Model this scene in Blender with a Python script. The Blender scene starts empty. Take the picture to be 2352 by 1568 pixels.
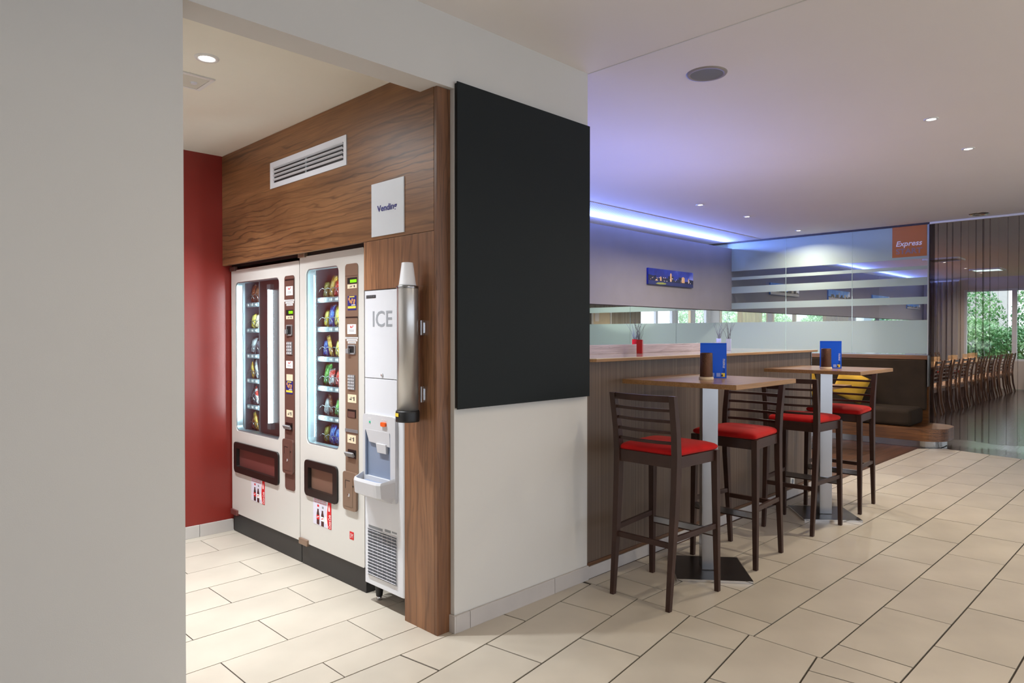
import bpy, bmesh, math, random
from mathutils import Vector, Matrix

random.seed(7)
SC = bpy.context.scene
COL = SC.collection
PI = math.pi

# ------------------------------------------------------------------ camera
H = 1.376
AZ = math.radians(44.85)
PITCH = math.atan(17.0 / 1577.0)
cam_d = bpy.data.cameras.new('camera')
cam = bpy.data.objects.new('camera', cam_d)
COL.objects.link(cam)
cam_d.sensor_width = 36.0
cam_d.sensor_fit = 'HORIZONTAL'
cam_d.lens = 1577.0 / 2352.0 * 36.0
cam_d.clip_start = 0.05
cam_d.clip_end = 200
fw = Vector((math.cos(PITCH) * math.cos(AZ), math.cos(PITCH) * math.sin(AZ), -math.sin(PITCH)))
cam.location = (0, 0, H)
cam.rotation_euler = fw.to_track_quat('-Z', 'Y').to_euler()
SC.camera = cam

# ------------------------------------------------------------------ world, exposure
W = bpy.data.worlds.new('world')
SC.world = W
W.use_nodes = True
bg = W.node_tree.nodes['Background']
bg.inputs[0].default_value = (0.83, 0.89, 1.0, 1)
bg.inputs[1].default_value = 2.95
SC.view_settings.view_transform = 'Standard'
SC.view_settings.look = 'None'
SC.view_settings.exposure = 0.0
SC.view_settings.gamma = 1.0
SC.view_settings.use_curve_mapping = False
SC.cycles.use_denoising = True
SC.cycles.max_bounces = 8
SC.cycles.diffuse_bounces = 4
SC.cycles.adaptive_threshold = 0.02
SC.cycles.glossy_bounces = 4
SC.cycles.transparent_max_bounces = 24
SC.cycles.sample_clamp_indirect = 6.0
SC.cycles.caustics_reflective = False
SC.cycles.caustics_refractive = False

def area_light(name, loc, direction, sx, sy, power, color, shape='RECTANGLE', spread=180):
    d = bpy.data.lights.new(name, 'AREA')
    d.shape = shape
    d.size = sx
    d.size_y = sy
    d.energy = power
    d.color = color
    d.spread = math.radians(spread)
    o = bpy.data.objects.new(name, d)
    COL.objects.link(o)
    o.location = loc
    o.rotation_euler = Vector(direction).to_track_quat('-Z', 'Y').to_euler()
    return o

# blue LED cove line that sits on top of the hanging wall
LED_BLUE = (0.19, 0.30, 1.0)
area_light('cove_light', (6.6, 5.278, 2.730), (0, -1, 0.10), 6.8, 0.012, 150, LED_BLUE)
area_light('cove_light', (15.6, 5.278, 2.730), (0, -1, 0.10), 10.0, 0.012, 75, LED_BLUE)
# second LED line on the bar top behind the upstand, washing the ceiling
area_light('bar_led_light', (4.6, 3.06, 1.262), (0, 0.6, 1), 1.8, 0.02, 20, (0.30, 0.34, 1.0))

# ------------------------------------------------------------------ helpers
def S(r, g, b):
    f = lambda v: ((v / 255.0) / 12.92) if v / 255.0 <= 0.04045 else ((v / 255.0 + 0.055) / 1.055) ** 2.4
    return (f(r), f(g), f(b), 1.0)

class NT:
    def __init__(s, name):
        s.m = bpy.data.materials.new(name)
        s.m.use_nodes = True
        s.t = s.m.node_tree
        s.b = s.t.nodes['Principled BSDF']
        s.out = s.t.nodes['Material Output']
    def n(s, typ, **kw):
        nd = s.t.nodes.new(typ)
        for k, v in kw.items():
            if k.startswith('i_'):
                key = k[2:]
                key = int(key) if key.isdigit() else key.replace('_', ' ')
                nd.inputs[key].default_value = v
            else:
                setattr(nd, k, v)
        return nd
    def l(s, a, ao, b, bi):
        s.t.links.new(a.outputs[ao], b.inputs[bi])
    def ramp(s, stops):
        r = s.n('ShaderNodeValToRGB')
        e = r.color_ramp.elements
        while len(e) < len(stops):
            e.new(0.5)
        for el, (p, c) in zip(e, stops):
            el.position = p
            el.color = c
        return r

def mix(a, b, t):
    return tuple(a[i] * (1 - t) + b[i] * t for i in range(3)) + (1.0,)

def mul(a, k):
    return (a[0] * k, a[1] * k, a[2] * k, 1.0)

def mat(name, col, rough=0.5, metal=0.0, spec=0.5, var=0.06, scale=6.0, bump=0.0, bscale=120.0, rnd=0.0, coat=0.0):
    T = NT(name)
    tc = T.n('ShaderNodeTexCoord')
    nz = T.n('ShaderNodeTexNoise', i_Scale=scale, i_Detail=3.0)
    T.l(tc, 'Object', nz, 'Vector')
    r = T.ramp([(0.3, mul(col, 1 - var)), (0.7, mul(col, 1 + var))])
    T.l(nz, 'Fac', r, 'Fac')
    last, lo = r, 'Color'
    if rnd:
        oi = T.n('ShaderNodeObjectInfo')
        mp = T.n('ShaderNodeMapRange')
        mp.inputs['To Min'].default_value = 1 - rnd
        mp.inputs['To Max'].default_value = 1 + rnd
        T.l(oi, 'Random', mp, 'Value')
        hs = T.n('ShaderNodeHueSaturation')
        T.l(last, lo, hs, 'Color')
        T.l(mp, 'Result', hs, 'Value')
        last, lo = hs, 'Color'
    T.l(last, lo, T.b, 'Base Color')
    T.b.inputs['Roughness'].default_value = rough
    T.b.inputs['Metallic'].default_value = metal
    T.b.inputs['Specular IOR Level'].default_value = spec
    T.b.inputs['Coat Weight'].default_value = coat
    if bump:
        n2 = T.n('ShaderNodeTexNoise', i_Scale=bscale, i_Detail=2.0)
        T.l(tc, 'Object', n2, 'Vector')
        bp = T.n('ShaderNodeBump', i_Strength=bump, i_Distance=0.01)
        T.l(n2, 'Fac', bp, 'Height')
        T.l(bp, 'Normal', T.b, 'Normal')
    return T.m

def emit(name, col, strength):
    T = NT(name)
    T.b.inputs['Base Color'].default_value = col
    T.b.inputs['Emission Color'].default_value = col
    T.b.inputs['Emission Strength'].default_value = strength
    return T.m

def wood(name, light, midc, dark, axis='Y', across='Z', rough=0.4, scale=1.0, coat=0.0, lines=1.0, contrast=0.75):
    """grain runs along axis, bands stack along across"""
    T = NT(name)
    tc = T.n('ShaderNodeTexCoord')
    mp = T.n('ShaderNodeMapping')
    sc = {'X': 1.0, 'Y': 1.0, 'Z': 1.0}
    sc[axis] = 0.2
    mp.inputs['Scale'].default_value = (sc['X'] * scale, sc['Y'] * scale, sc['Z'] * scale)
    T.l(tc, 'Object', mp, 'Vector')
    # broad colour drift
    nz = T.n('ShaderNodeTexNoise', i_Scale=4.0, i_Detail=5.0, i_Distortion=0.8)
    T.l(mp, 'Vector', nz, 'Vector')
    r1 = T.ramp([(0.30, midc), (0.52, mix(light, midc, 0.5)), (0.72, light)])
    T.l(nz, 'Fac', r1, 'Fac')
    # two sets of thin wavy veins, faded in and out by noise
    last = r1
    for k, (wsc, dist) in enumerate(((3.2, 9.0), (7.5, 11.0))):
        wv = T.n('ShaderNodeTexWave', wave_type='BANDS', bands_direction=across, wave_profile='SIN')
        wv.inputs['Scale'].default_value = wsc * lines
        wv.inputs['Distortion'].default_value = dist
        wv.inputs['Detail'].default_value = 2.5
        wv.inputs['Detail Scale'].default_value = 1.1
        wv.inputs['Detail Roughness'].default_value = 0.6
        wv.inputs['Phase Offset'].default_value = 1.7 * k
        T.l(mp, 'Vector', wv, 'Vector')
        r2 = T.ramp([(0.0, (1, 1, 1, 1)), (0.05, (0.55, 0.55, 0.55, 1)), (0.22, (0, 0, 0, 1))])
        T.l(wv, 'Fac', r2, 'Fac')
        nf = T.n('ShaderNodeTexNoise', i_Scale=2.3 + k, i_Detail=2.0)
        T.l(mp, 'Vector', nf, 'Vector')
        rf = T.ramp([(0.38, (0.1, 0.1, 0.1, 1)), (0.62, (1, 1, 1, 1))])
        T.l(nf, 'Fac', rf, 'Fac')
        mm = T.n('ShaderNodeMath', operation='MULTIPLY')
        T.l(r2, 'Color', mm, 0)
        T.l(rf, 'Color', mm, 1)
        m3 = T.n('ShaderNodeMath', operation='MULTIPLY')
        T.l(mm, 0, m3, 0)
        m3.inputs[1].default_value = contrast
        m1 = T.n('ShaderNodeMix', data_type='RGBA')
        m1.inputs['B'].default_value = dark
        T.l(m3, 0, m1, 'Factor')
        T.l(last, 'Color' if last is r1 else 'Result', m1, 'A')
        last = m1
    mp2 = T.n('ShaderNodeMapping')
    sc2 = {'X': 130.0, 'Y': 130.0, 'Z': 130.0}
    sc2[axis] = 3.0
    mp2.inputs['Scale'].default_value = (sc2['X'], sc2['Y'], sc2['Z'])
    T.l(tc, 'Object', mp2, 'Vector')
    n2 = T.n('ShaderNodeTexNoise', i_Scale=1.0, i_Detail=2.0)
    T.l(mp2, 'Vector', n2, 'Vector')
    r3 = T.ramp([(0.3, (0.80, 0.80, 0.80, 1)), (0.7, (1.1, 1.1, 1.1, 1))])
    T.l(n2, 'Fac', r3, 'Fac')
    m2 = T.n('ShaderNodeMix', data_type='RGBA', blend_type='MULTIPLY')
    m2.inputs['Factor'].default_value = 1.0
    T.l(last, 'Result', m2, 'A')
    T.l(r3, 'Color', m2, 'B')
    T.l(m2, 'Result', T.b, 'Base Color')
    T.b.inputs['Roughness'].default_value = rough
    T.b.inputs['Coat Weight'].default_value = coat
    T.b.inputs['Coat Roughness'].default_value = 0.12
    return T.m

def clear_glass(name, tint=(0.95, 0.98, 0.97, 1), refl=0.10, rough=0.0):
    """thin pane: straight-through light with a Fresnel-like reflection"""
    T = NT(name)
    T.t.nodes.remove(T.b)
    tr = T.n('ShaderNodeBsdfTransparent')
    tr.inputs[0].default_value = tint
    gl = T.n('ShaderNodeBsdfGlossy')
    gl.inputs['Roughness'].default_value = rough
    lw = T.n('ShaderNodeLayerWeight')
    lw.inputs['Blend'].default_value = 0.25
    mr = T.n('ShaderNodeMapRange')
    mr.inputs['To Min'].default_value = refl * 0.5
    mr.inputs['To Max'].default_value = min(1.0, refl * 5)
    T.l(lw, 'Fresnel', mr, 'Value')
    mx = T.n('ShaderNodeMixShader')
    T.l(mr, 'Result', mx, 0)
    T.l(tr, 0, mx, 1)
    T.l(gl, 0, mx, 2)
    T.l(mx, 0, T.out, 'Surface')
    return T.m

class MB:
    """collects geometry for ONE mesh object"""
    def __init__(s):
        s.bm = bmesh.new()
    def add(s, vs, fs, M=None):
        bv = [s.bm.verts.new(M @ Vector(v) if M else Vector(v)) for v in vs]
        for f in fs:
            try:
                s.bm.faces.new([bv[i] for i in f])
            except ValueError:
                pass
        return s
    def box(s, x0, x1, y0, y1, z0, z1, M=None):
        vs = [(x0, y0, z0), (x1, y0, z0), (x1, y1, z0), (x0, y1, z0), (x0, y0, z1), (x1, y0, z1), (x1, y1, z1), (x0, y1, z1)]
        fs = [(0, 3, 2, 1), (4, 5, 6, 7), (0, 1, 5, 4), (1, 2, 6, 5), (2, 3, 7, 6), (3, 0, 4, 7)]
        return s.add(vs, fs, M)
    def prism(s, poly, z0, z1, M=None):
        n = len(poly)
        vs = [(p[0], p[1], z0) for p in poly] + [(p[0], p[1], z1) for p in poly]
        fs = [tuple(range(n))[::-1], tuple(range(n, 2 * n))]
        fs += [(i, (i + 1) % n, n + (i + 1) % n, n + i) for i in range(n)]
        return s.add(vs, fs, M)
    def loft(s, rings, cap=True, closed=True, M=None):
        n = len(rings[0])
        vs = [v for r in rings for v in r]
        fs = []
        for k in range(len(rings) - 1):
            for i in range(n if closed else n - 1):
                j = (i + 1) % n
                fs.append((k * n + i, k * n + j, (k + 1) * n + j, (k + 1) * n + i))
        if cap:
            fs.append(tuple(range(n))[::-1])
            fs.append(tuple((len(rings) - 1) * n + i for i in range(n)))
        return s.add(vs, fs, M)
    def lathe(s, prof, seg=24, M=None, cap=True):
        rings = [[(r * math.cos(2 * PI * i / seg), r * math.sin(2 * PI * i / seg), z) for i in range(seg)] for r, z in prof]
        return s.loft(rings, cap, True, M)
    def tube(s, pts, r, seg=6, M=None):
        pts = [Vector(p) for p in pts]
        rs = r if isinstance(r, (list, tuple)) else [r] * len(pts)
        rings = []
        up = Vector((0.13, 0.21, 1)).normalized()
        for i, p in enumerate(pts):
            d = (pts[min(i + 1, len(pts) - 1)] - pts[max(i - 1, 0)]).normalized()
            a = d.cross(up)
            if a.length < 1e-3:
                a = d.cross(Vector((1, 0, 0)))
            a.normalize()
            b = d.cross(a)
            rings.append([tuple(p + (a * math.cos(2 * PI * k / seg) + b * math.sin(2 * PI * k / seg)) * rs[i]) for k in range(seg)])
        return s.loft(rings, True, True, M)
    def bar(s, stations, M=None):
        """stations: (cx,cy,z,wx,wy) rectangular sections stacked along z"""
        rings = [[(x - wx / 2, y - wy / 2, z), (x + wx / 2, y - wy / 2, z), (x + wx / 2, y + wy / 2, z), (x - wx / 2, y + wy / 2, z)] for x, y, z, wx, wy in stations]
        return s.loft(rings, True, True, M)
    def mesh(s, name, off=(0, 0, 0), smooth=False):
        me = bpy.data.meshes.new(name)
        bmesh.ops.recalc_face_normals(s.bm, faces=s.bm.faces)
        o = Vector(off)
        for v in s.bm.verts:
            v.co -= o
        s.bm.to_mesh(me)
        s.bm.free()
        if smooth:
            for p in me.polygons:
                p.use_smooth = True
        return me

def gpos(o):
    v = Vector((0, 0, 0))
    while o is not None:
        v += o.location
        o = o.parent
    return v

def put(name, mb, m, parent=None, world=False, smooth=False, bevel=0.0, seg=2, loc=None, kind=None, origin=None):
    """link ONE mesh object; world=True means the builder used scene coordinates"""
    off = Vector((0, 0, 0))
    base = gpos(parent) if parent is not None else Vector((0, 0, 0))
    if world:
        off = base
    if origin is not None:
        off = Vector(origin)
    me = mb.mesh(name, off, smooth) if isinstance(mb, MB) else mb
    if m is not None:
        me.materials.append(m)
    o = bpy.data.objects.new(name, me)
    COL.objects.link(o)
    if parent is not None:
        o.parent = parent
    if origin is not None:
        o.location = Vector(origin) - base
    elif loc is not None:
        o.location = loc
    if bevel:
        b = o.modifiers.new('bevel', 'BEVEL')
        b.width = bevel
        b.segments = seg
        b.limit_method = 'ANGLE'
    if kind:
        o['kind'] = kind
    return o

def tag(o, label, cat=None, group=None, kind=None):
    o['label'] = label
    if cat:
        o['category'] = cat
    if group:
        o['group'] = group
    if kind:
        o['kind'] = kind
    return o

def thing(name, label, cat, loc=(0, 0, 0), rz=0.0, group=None):
    o = bpy.data.objects.new(name, None)
    o.empty_display_size = 0.1
    COL.objects.link(o)
    o.location = loc
    o.rotation_euler = (0, 0, rz)
    return tag(o, label, cat, group)

def dup(root, loc, rz, label, group=None):
    def rec(o, par):
        c = o.copy()
        COL.objects.link(c)
        if par is not None:
            c.parent = par
        for ch in list(o.children):
            rec(ch, c)
        return c
    r = rec(root, None)
    r.location = loc
    r.rotation_euler = (0, 0, rz)
    r['label'] = label
    if group:
        r['group'] = group
    return r

def rrect(x0, x1, y0, y1, r, seg=5):
    pts = []
    for cx_, cy_, a in ((x1 - r, y1 - r, 0), (x0 + r, y1 - r, 90), (x0 + r, y0 + r, 180), (x1 - r, y0 + r, 270)):
        for k in range(seg + 1):
            t = math.radians(a + 90 * k / seg)
            pts.append((cx_ + r * math.cos(t), cy_ + r * math.sin(t)))
    return pts

# frames for flat work: (origin, right, up); normal = right x up
def frame(o, r, u):
    r = Vector(r).normalized(); u = Vector(u).normalized(); n = r.cross(u)
    return Matrix(((r.x, u.x, n.x, o[0]), (r.y, u.y, n.y, o[1]), (r.z, u.z, n.z, o[2]), (0, 0, 0, 1)))

def FX(x):   # plane X = x seen from -X: local x = -Y, local y = Z, local z towards the viewer
    return frame((x, 0, 0), (0, -1, 0), (0, 0, 1))

def FY(y):   # plane Y = y seen from -Y: local x = X, local y = Z
    return frame((0, y, 0), (1, 0, 0), (0, 0, 1))

def curve_mesh(name, polys, z0, z1):
    """filled 2D outline with holes, extruded from z0 to z1 (local z)"""
    cu = bpy.data.curves.new(name, 'CURVE')
    cu.dimensions = '2D'
    cu.fill_mode = 'BOTH'
    cu.extrude = (z1 - z0) / 2
    for p in polys:
        sp = cu.splines.new('POLY')
        sp.points.add(len(p) - 1)
        for i, q in enumerate(p):
            sp.points[i].co = (q[0], q[1], 0, 1)
        sp.use_cyclic_u = True
    ob = bpy.data.objects.new(name, cu)
    COL.objects.link(ob)
    me = bpy.data.meshes.new_from_object(ob.evaluated_get(bpy.context.evaluated_depsgraph_get()))
    bpy.data.objects.remove(ob)
    bpy.data.curves.remove(cu)
    mid = (z0 + z1) / 2
    for v in me.vertices:
        v.co.z += mid
    me.name = name
    me.materials.clear()
    return me

def plate(name, M, polys, z0, z1, m, parent=None, bevel=0.0):
    me = curve_mesh(name, polys, z0, z1)
    me.transform(M)
    if parent is not None:
        me.transform(Matrix.Translation(-gpos(parent)))
    return put(name, me, m, parent, bevel=bevel)

_tc = {}
def text_geo(body, shear=0.0, bold=0.0):
    k = (body, shear, bold)
    if k not in _tc:
        cu = bpy.data.curves.new('t', 'FONT')
        cu.body = body
        cu.shear = shear
        cu.offset = bold
        cu.resolution_u = 3
        ob = bpy.data.objects.new('t', cu)
        COL.objects.link(ob)
        me = bpy.data.meshes.new_from_object(ob.evaluated_get(bpy.context.evaluated_depsgraph_get()))
        vs = [tuple(v.co) for v in me.vertices]
        fs = [tuple(p.vertices) for p in me.polygons]
        bpy.data.objects.remove(ob)
        bpy.data.curves.remove(cu)
        bpy.data.meshes.remove(me)
        x0 = min(v[0] for v in vs); x1 = max(v[0] for v in vs)
        y0 = min(v[1] for v in vs); y1 = max(v[1] for v in vs)
        _tc[k] = ([((v[0] - x0) / (x1 - x0), (v[1] - y0) / (y1 - y0)) for v in vs], fs)
    return _tc[k]

def lettering(name, body, M, x0, x1, y0, y1, m, parent, lift=0.0006, shear=0.0, bold=0.0, rot=False):
    vs, fs = text_geo(body, shear, bold)
    mb = MB()
    if rot:  # reading upwards
        pv = [(x1 - v[1] * (x1 - x0), y0 + v[0] * (y1 - y0), lift) for v in vs]
    else:
        pv = [(x0 + v[0] * (x1 - x0), y0 + v[1] * (y1 - y0), lift) for v in vs]
    mb.add(pv, fs, M)
    return put(name, mb, m, parent, world=True)

def clip_poly(poly, zone):
    """Sutherland-Hodgman, zone convex counter-clockwise"""
    out = poly
    for i in range(len(zone)):
        a, b = zone[i], zone[(i + 1) % len(zone)]
        inp, out = out, []
        if not inp:
            break
        side = lambda p: (b[0] - a[0]) * (p[1] - a[1]) - (b[1] - a[1]) * (p[0] - a[0])
        for j in range(len(inp)):
            p, q = inp[j], inp[(j + 1) % len(inp)]
            sp, sq = side(p), side(q)
            if sp >= 0:
                out.append(p)
            if sp * sq < 0:
                t = sp / (sp - sq)
                out.append((p[0] + t * (q[0] - p[0]), p[1] + t * (q[1] - p[1])))
    return out

# ------------------------------------------------------------------ materials
M_wall = mat('wall_paint', S(206, 203, 198), 0.75, var=0.02, scale=1.5, bump=0.04, bscale=300)
M_pier = mat('cream_wall_paint', S(206, 203, 198), 0.75, var=0.02, scale=1.5, bump=0.04, bscale=300)
M_ceil = mat('ceiling_paint', S(240, 235, 232), 0.8, var=0.015, scale=1.0)
M_alcove_ceil = mat('alcove_ceiling_paint', S(232, 228, 214), 0.8, var=0.01)
M_red = mat('red_paint', S(126, 36, 28), 0.34, var=0.05, scale=3, bump=0.06, bscale=260)
M_tile = mat('floor_tile', S(187, 178, 164), 0.36, var=0.075, scale=3.0, rnd=0.03, spec=0.4)
M_grout = mat('grout', S(58, 51, 43), 0.9, var=0.1)
M_skirt = mat('skirting_tile', S(186, 180, 176), 0.5, var=0.06, scale=5, rnd=0.04)
M_walnut_h = wood('walnut_across', S(154, 110, 72), S(114, 77, 48), S(66, 44, 28), 'Y', 'Z', 0.42, 1.15)
M_walnut_v = wood('walnut_upright', S(158, 112, 78), S(124, 84, 56), S(78, 52, 36), 'Z', 'Y', 0.42, 1.6, contrast=0.45)
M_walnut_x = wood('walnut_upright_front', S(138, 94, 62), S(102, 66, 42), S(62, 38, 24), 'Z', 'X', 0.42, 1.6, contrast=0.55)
M_table = wood('table_laminate', S(176, 134, 92), S(148, 106, 68), S(112, 78, 48), 'X', 'Y', 0.28, 1.5, coat=0.3, contrast=0.4)
M_table_edge = wood('table_edge', S(172, 130, 86), S(146, 106, 66), S(116, 80, 48), 'X', 'Z', 0.4, 3.0, contrast=0.3)
M_dkwood = mat('dark_stained_beech', S(56, 35, 28), 0.42, var=0.18, scale=9, spec=0.35)
M_velvet = mat('red_velvet', S(176, 14, 16), 0.85, var=0.18, scale=7, spec=0.2)
M_velvet.node_tree.nodes['Principled BSDF'].inputs['Sheen Weight'].default_value = 0.35
M_velvet.node_tree.nodes['Principled BSDF'].inputs['Sheen Tint'].default_value = (1, .25, .2, 1)
M_steel = mat('brushed_steel', S(160, 160, 163), 0.24, metal=1.0, var=0.05, scale=3)
M_tubesteel = mat('cup_tube_steel', S(196, 194, 192), 0.30, metal=0.78, var=0.04, scale=3)
M_steel_dk = mat('dark_steel_plate', S(92, 90, 90), 0.30, metal=1.0, var=0.08, scale=3)
M_chrome = mat('chrome', S(215, 215, 218), 0.12, metal=1.0, var=0.01)
M_white = mat('white_enamel', S(206, 204, 199), 0.28, var=0.012, scale=2)
M_icewhite = mat('white_plastic', S(214, 216, 222), 0.35, var=0.012, scale=2)
M_icegrey = mat('grey_plastic', S(196, 196, 200), 0.4, var=0.012)
M_icecav = mat('blue_grey_plastic', S(126, 138, 160), 0.45, var=0.03)
M_black = mat('black_plastic', S(24, 24, 25), 0.45, var=0.05)
M_blackmatt = mat('black_board', S(22, 27, 28), 0.62, spec=0.25, var=0.01)
M_kick = mat('black_kick_panel', S(34, 33, 34), 0.45, var=0.08)
M_brown = mat('brown_panel', S(96, 66, 58), 0.42, var=0.03)
M_bronze = mat('bronze_panel', S(140, 116, 98), 0.36, metal=0.35, var=0.03)
M_hatch = mat('black_hatch_frame', S(26, 20, 18), 0.35, var=0.04)
M_flap1 = mat('dark_red_flap', S(104, 58, 54), 0.3, var=0.06, scale=5)
M_flap2 = mat('brown_flap', S(116, 88, 74), 0.3, var=0.06, scale=5)
M_keys = mat('steel_keys', S(136, 134, 136), 0.45, metal=0.1, var=0.05)
M_cream = mat('cream_label', S(226, 208, 178), 0.6, var=0.02)
M_paper = mat('white_paper', S(236, 230, 228), 0.7, var=0.015)
M_lavender = mat('lavender_paper', S(216, 214, 230), 0.6, var=0.02)
M_redprint = mat('red_print', S(208, 28, 34), 0.6, var=0.02)
M_cola = mat('cola_print', S(70, 26, 22), 0.5, var=0.05)
M_blueprint = mat('dark_blue_print', S(34, 36, 116), 0.5, var=0.05)
M_yellowprint = mat('yellow_print', S(236, 208, 70), 0.5, var=0.03)
M_tanprint = mat('tan_print', S(196, 140, 90), 0.5, var=0.05)
M_lawnprint = mat('lawn_print', S(140, 146, 70), 0.5, var=0.2, scale=20)
M_greyprint = mat('grey_print', S(132, 136, 142), 0.55, var=0.02)
M_darkprint = mat('dark_print', S(46, 44, 46), 0.6, var=0.02)
M_whiteprint = mat('white_print', S(242, 240, 238), 0.6, var=0.01)
M_navyprint = mat('navy_print', S(38, 36, 130), 0.5, var=0.02)
M_lcd = emit('lcd_green', S(120, 210, 10), 0.55)
M_led_g = emit('led_green', S(20, 150, 110), 0.6)
M_orange = mat('orange_button', S(226, 92, 26), 0.35, var=0.02)
M_liner = mat('machine_liner', S(42, 48, 56), 0.4, var=0.05)
M_alu = mat('aluminium_profile', S(170, 182, 188), 0.28, metal=0.7, var=0.03)
M_wire = mat('steel_wire', S(200, 205, 208), 0.2, metal=1.0, var=0.02)
M_tube = emit('lamp_tube', (0.86, 0.95, 1.0, 1), 4.5)
M_tube2 = emit('lamp_tube_side', (0.86, 0.97, 1.0, 1), 9.0)
M_vglass = clear_glass('machine_glass', (0.86, 0.95, 0.96, 1), 0.06)
M_glass = clear_glass('partition_glass', (0.95, 0.975, 0.97, 1), 0.10)
M_wglass = clear_glass('window_glass', (0.98, 0.99, 0.99, 1), 0.05)
M_gedge = mat('glass_edge', S(188, 214, 210), 0.2, var=0.03)
M_dkrail = mat('dark_rail', S(52, 44, 46), 0.5, var=0.05)
M_greywall = mat('grey_textile_wallcover', S(126, 123, 131), 0.8, var=0.03, scale=4, bump=0.05, bscale=200)
M_lamp = emit('downlight_glow', (1.0, 0.93, 0.84, 1), 9.0)
M_lamp_cool = emit('downlight_glow_cool', (0.96, 0.98, 1.0, 1), 14.0)
M_trimw = mat('white_trim_ring', S(222, 220, 216), 0.4, var=0.01)
M_speaker = mat('speaker_mesh', S(128, 130, 128), 0.6, var=0.03, bump=0.3, bscale=900)
M_speaker_rim = mat('speaker_rim', S(150, 142, 136), 0.5, var=0.02)
M_bench = mat('dark_brown_velvet', S(50, 40, 30), 0.9, var=0.15, scale=6, spec=0.2)
M_benchwood = wood('bench_walnut', S(138, 92, 52), S(98, 62, 34), S(54, 32, 18), 'Y', 'Z', 0.35, 2.0)
M_kickmetal = mat('brushed_kick', S(160, 156, 150), 0.25, metal=1.0, var=0.06)
M_yellow = mat('yellow_cushion', S(214, 168, 52), 0.8, var=0.1, scale=6)
M_candle = None
M_blue = mat('blue_card', S(0, 92, 230), 0.35, var=0.02)
M_blueink = mat('dark_blue_ink', S(10, 44, 120), 0.5, var=0.02)
M_lilac = mat('lilac_print', S(150, 168, 236), 0.5, var=0.02)
M_redvase = mat('red_glaze', S(176, 22, 22), 0.2, var=0.1, scale=12)
M_whitevase = mat('frosted_white_vase', S(196, 204, 236), 0.25, var=0.05)
M_twig = mat('twig_bark', S(92, 84, 96), 0.6, var=0.15, scale=20)
M_socket = mat('socket_white', S(226, 224, 218), 0.35, var=0.01)

def make_candle_mat():
    T = NT('hammered_bronze')
    T.b.inputs['Base Color'].default_value = S(92, 62, 46)
    T.b.inputs['Metallic'].default_value = 0.75
    T.b.inputs['Roughness'].default_value = 0.34
    tc = T.n('ShaderNodeTexCoord')
    v = T.n('ShaderNodeTexVoronoi', i_Scale=260.0)
    T.l(tc, 'Object', v, 'Vector')
    bp = T.n('ShaderNodeBump', i_Strength=0.7, i_Distance=0.002)
    T.l(v, 'Distance', bp, 'Height')
    T.l(bp, 'Normal', T.b, 'Normal')
    return T.m
M_candle = make_candle_mat()

def make_frost():
    T = NT('frosted_film')
    T.t.nodes.remove(T.b)
    df = T.n('ShaderNodeBsdfDiffuse'); df.inputs[0].default_value = S(206, 222, 222)
    tl = T.n('ShaderNodeBsdfTranslucent'); tl.inputs[0].default_value = S(214, 232, 232)
    m1 = T.n('ShaderNodeMixShader'); m1.inputs[0].default_value = 0.5
    T.l(df, 0, m1, 1); T.l(tl, 0, m1, 2)
    tr = T.n('ShaderNodeBsdfTransparent')
    m2 = T.n('ShaderNodeMixShader'); m2.inputs[0].default_value = 0.06
    T.l(m1, 0, m2, 1); T.l(tr, 0, m2, 2)
    gl = T.n('ShaderNodeBsdfGlossy'); gl.inputs['Roughness'].default_value = 0.12
    m3 = T.n('ShaderNodeMixShader'); m3.inputs[0].default_value = 0.05
    T.l(m2, 0, m3, 1); T.l(gl, 0, m3, 2)
    T.l(m3, 0, T.out, 'Surface')
    return T.m
M_frost = make_frost()

def make_sheer(name, col, trans):
    T = NT(name)
    T.t.nodes.remove(T.b)
    df = T.n('ShaderNodeBsdfDiffuse'); df.inputs[0].default_value = col
    tl = T.n('ShaderNodeBsdfTranslucent'); tl.inputs[0].default_value = col
    m1 = T.n('ShaderNodeMixShader'); m1.inputs[0].default_value = 0.5
    T.l(df, 0, m1, 1); T.l(tl, 0, m1, 2)
    tr = T.n('ShaderNodeBsdfTransparent'); tr.inputs[0].default_value = (1.0, 0.98, 0.97, 1)
    m2 = T.n('ShaderNodeMixShader'); m2.inputs[0].default_value = trans
    T.l(m1, 0, m2, 1); T.l(tr, 0, m2, 2)
    T.l(m2, 0, T.out, 'Surface')
    return T.m
M_sheer = make_sheer('brown_voile', S(62, 46, 45), 0.68)
M_drape = make_sheer('grey_drape', S(196, 190, 190), 0.02)
M_ydrape = make_sheer('yellow_drape', S(222, 196, 120), 0.10)

def stripes_mat(name, c0, c1, c2, freq, axis='X', rough=0.5):
    """fine upright pinstripes"""
    T = NT(name)
    tc = T.n('ShaderNodeTexCoord')
    mp = T.n('ShaderNodeMapping')
    mp.inputs['Scale'].default_value = (freq, freq * 0.0 + 0.3, 0.02) if axis == 'X' else (0.3, freq, 0.02)
    T.l(tc, 'Object', mp, 'Vector')
    nz = T.n('ShaderNodeTexNoise', i_Scale=1.0, i_Detail=4.0, i_Roughness=0.75)
    T.l(mp, 'Vector', nz, 'Vector')
    r = T.ramp([(0.30, c0), (0.52, c1), (0.74, c2)])
    T.l(nz, 'Fac', r, 'Fac')
    T.l(r, 'Color', T.b, 'Base Color')
    T.b.inputs['Roughness'].default_value = rough
    return T.m
M_barpanel = stripes_mat('bar_pinstripe', S(70, 55, 47), S(98, 81, 68), S(136, 120, 106), 60, 'X', 0.45)
M_wallpaper = stripes_mat('striped_wallpaper', S(120, 112, 96), S(168, 158, 140), S(196, 188, 172), 30, 'X', 0.7)
M_bartop = mat('cream_bar_top', S(238, 228, 206), 0.12, var=0.03, scale=2, coat=0.5)
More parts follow.
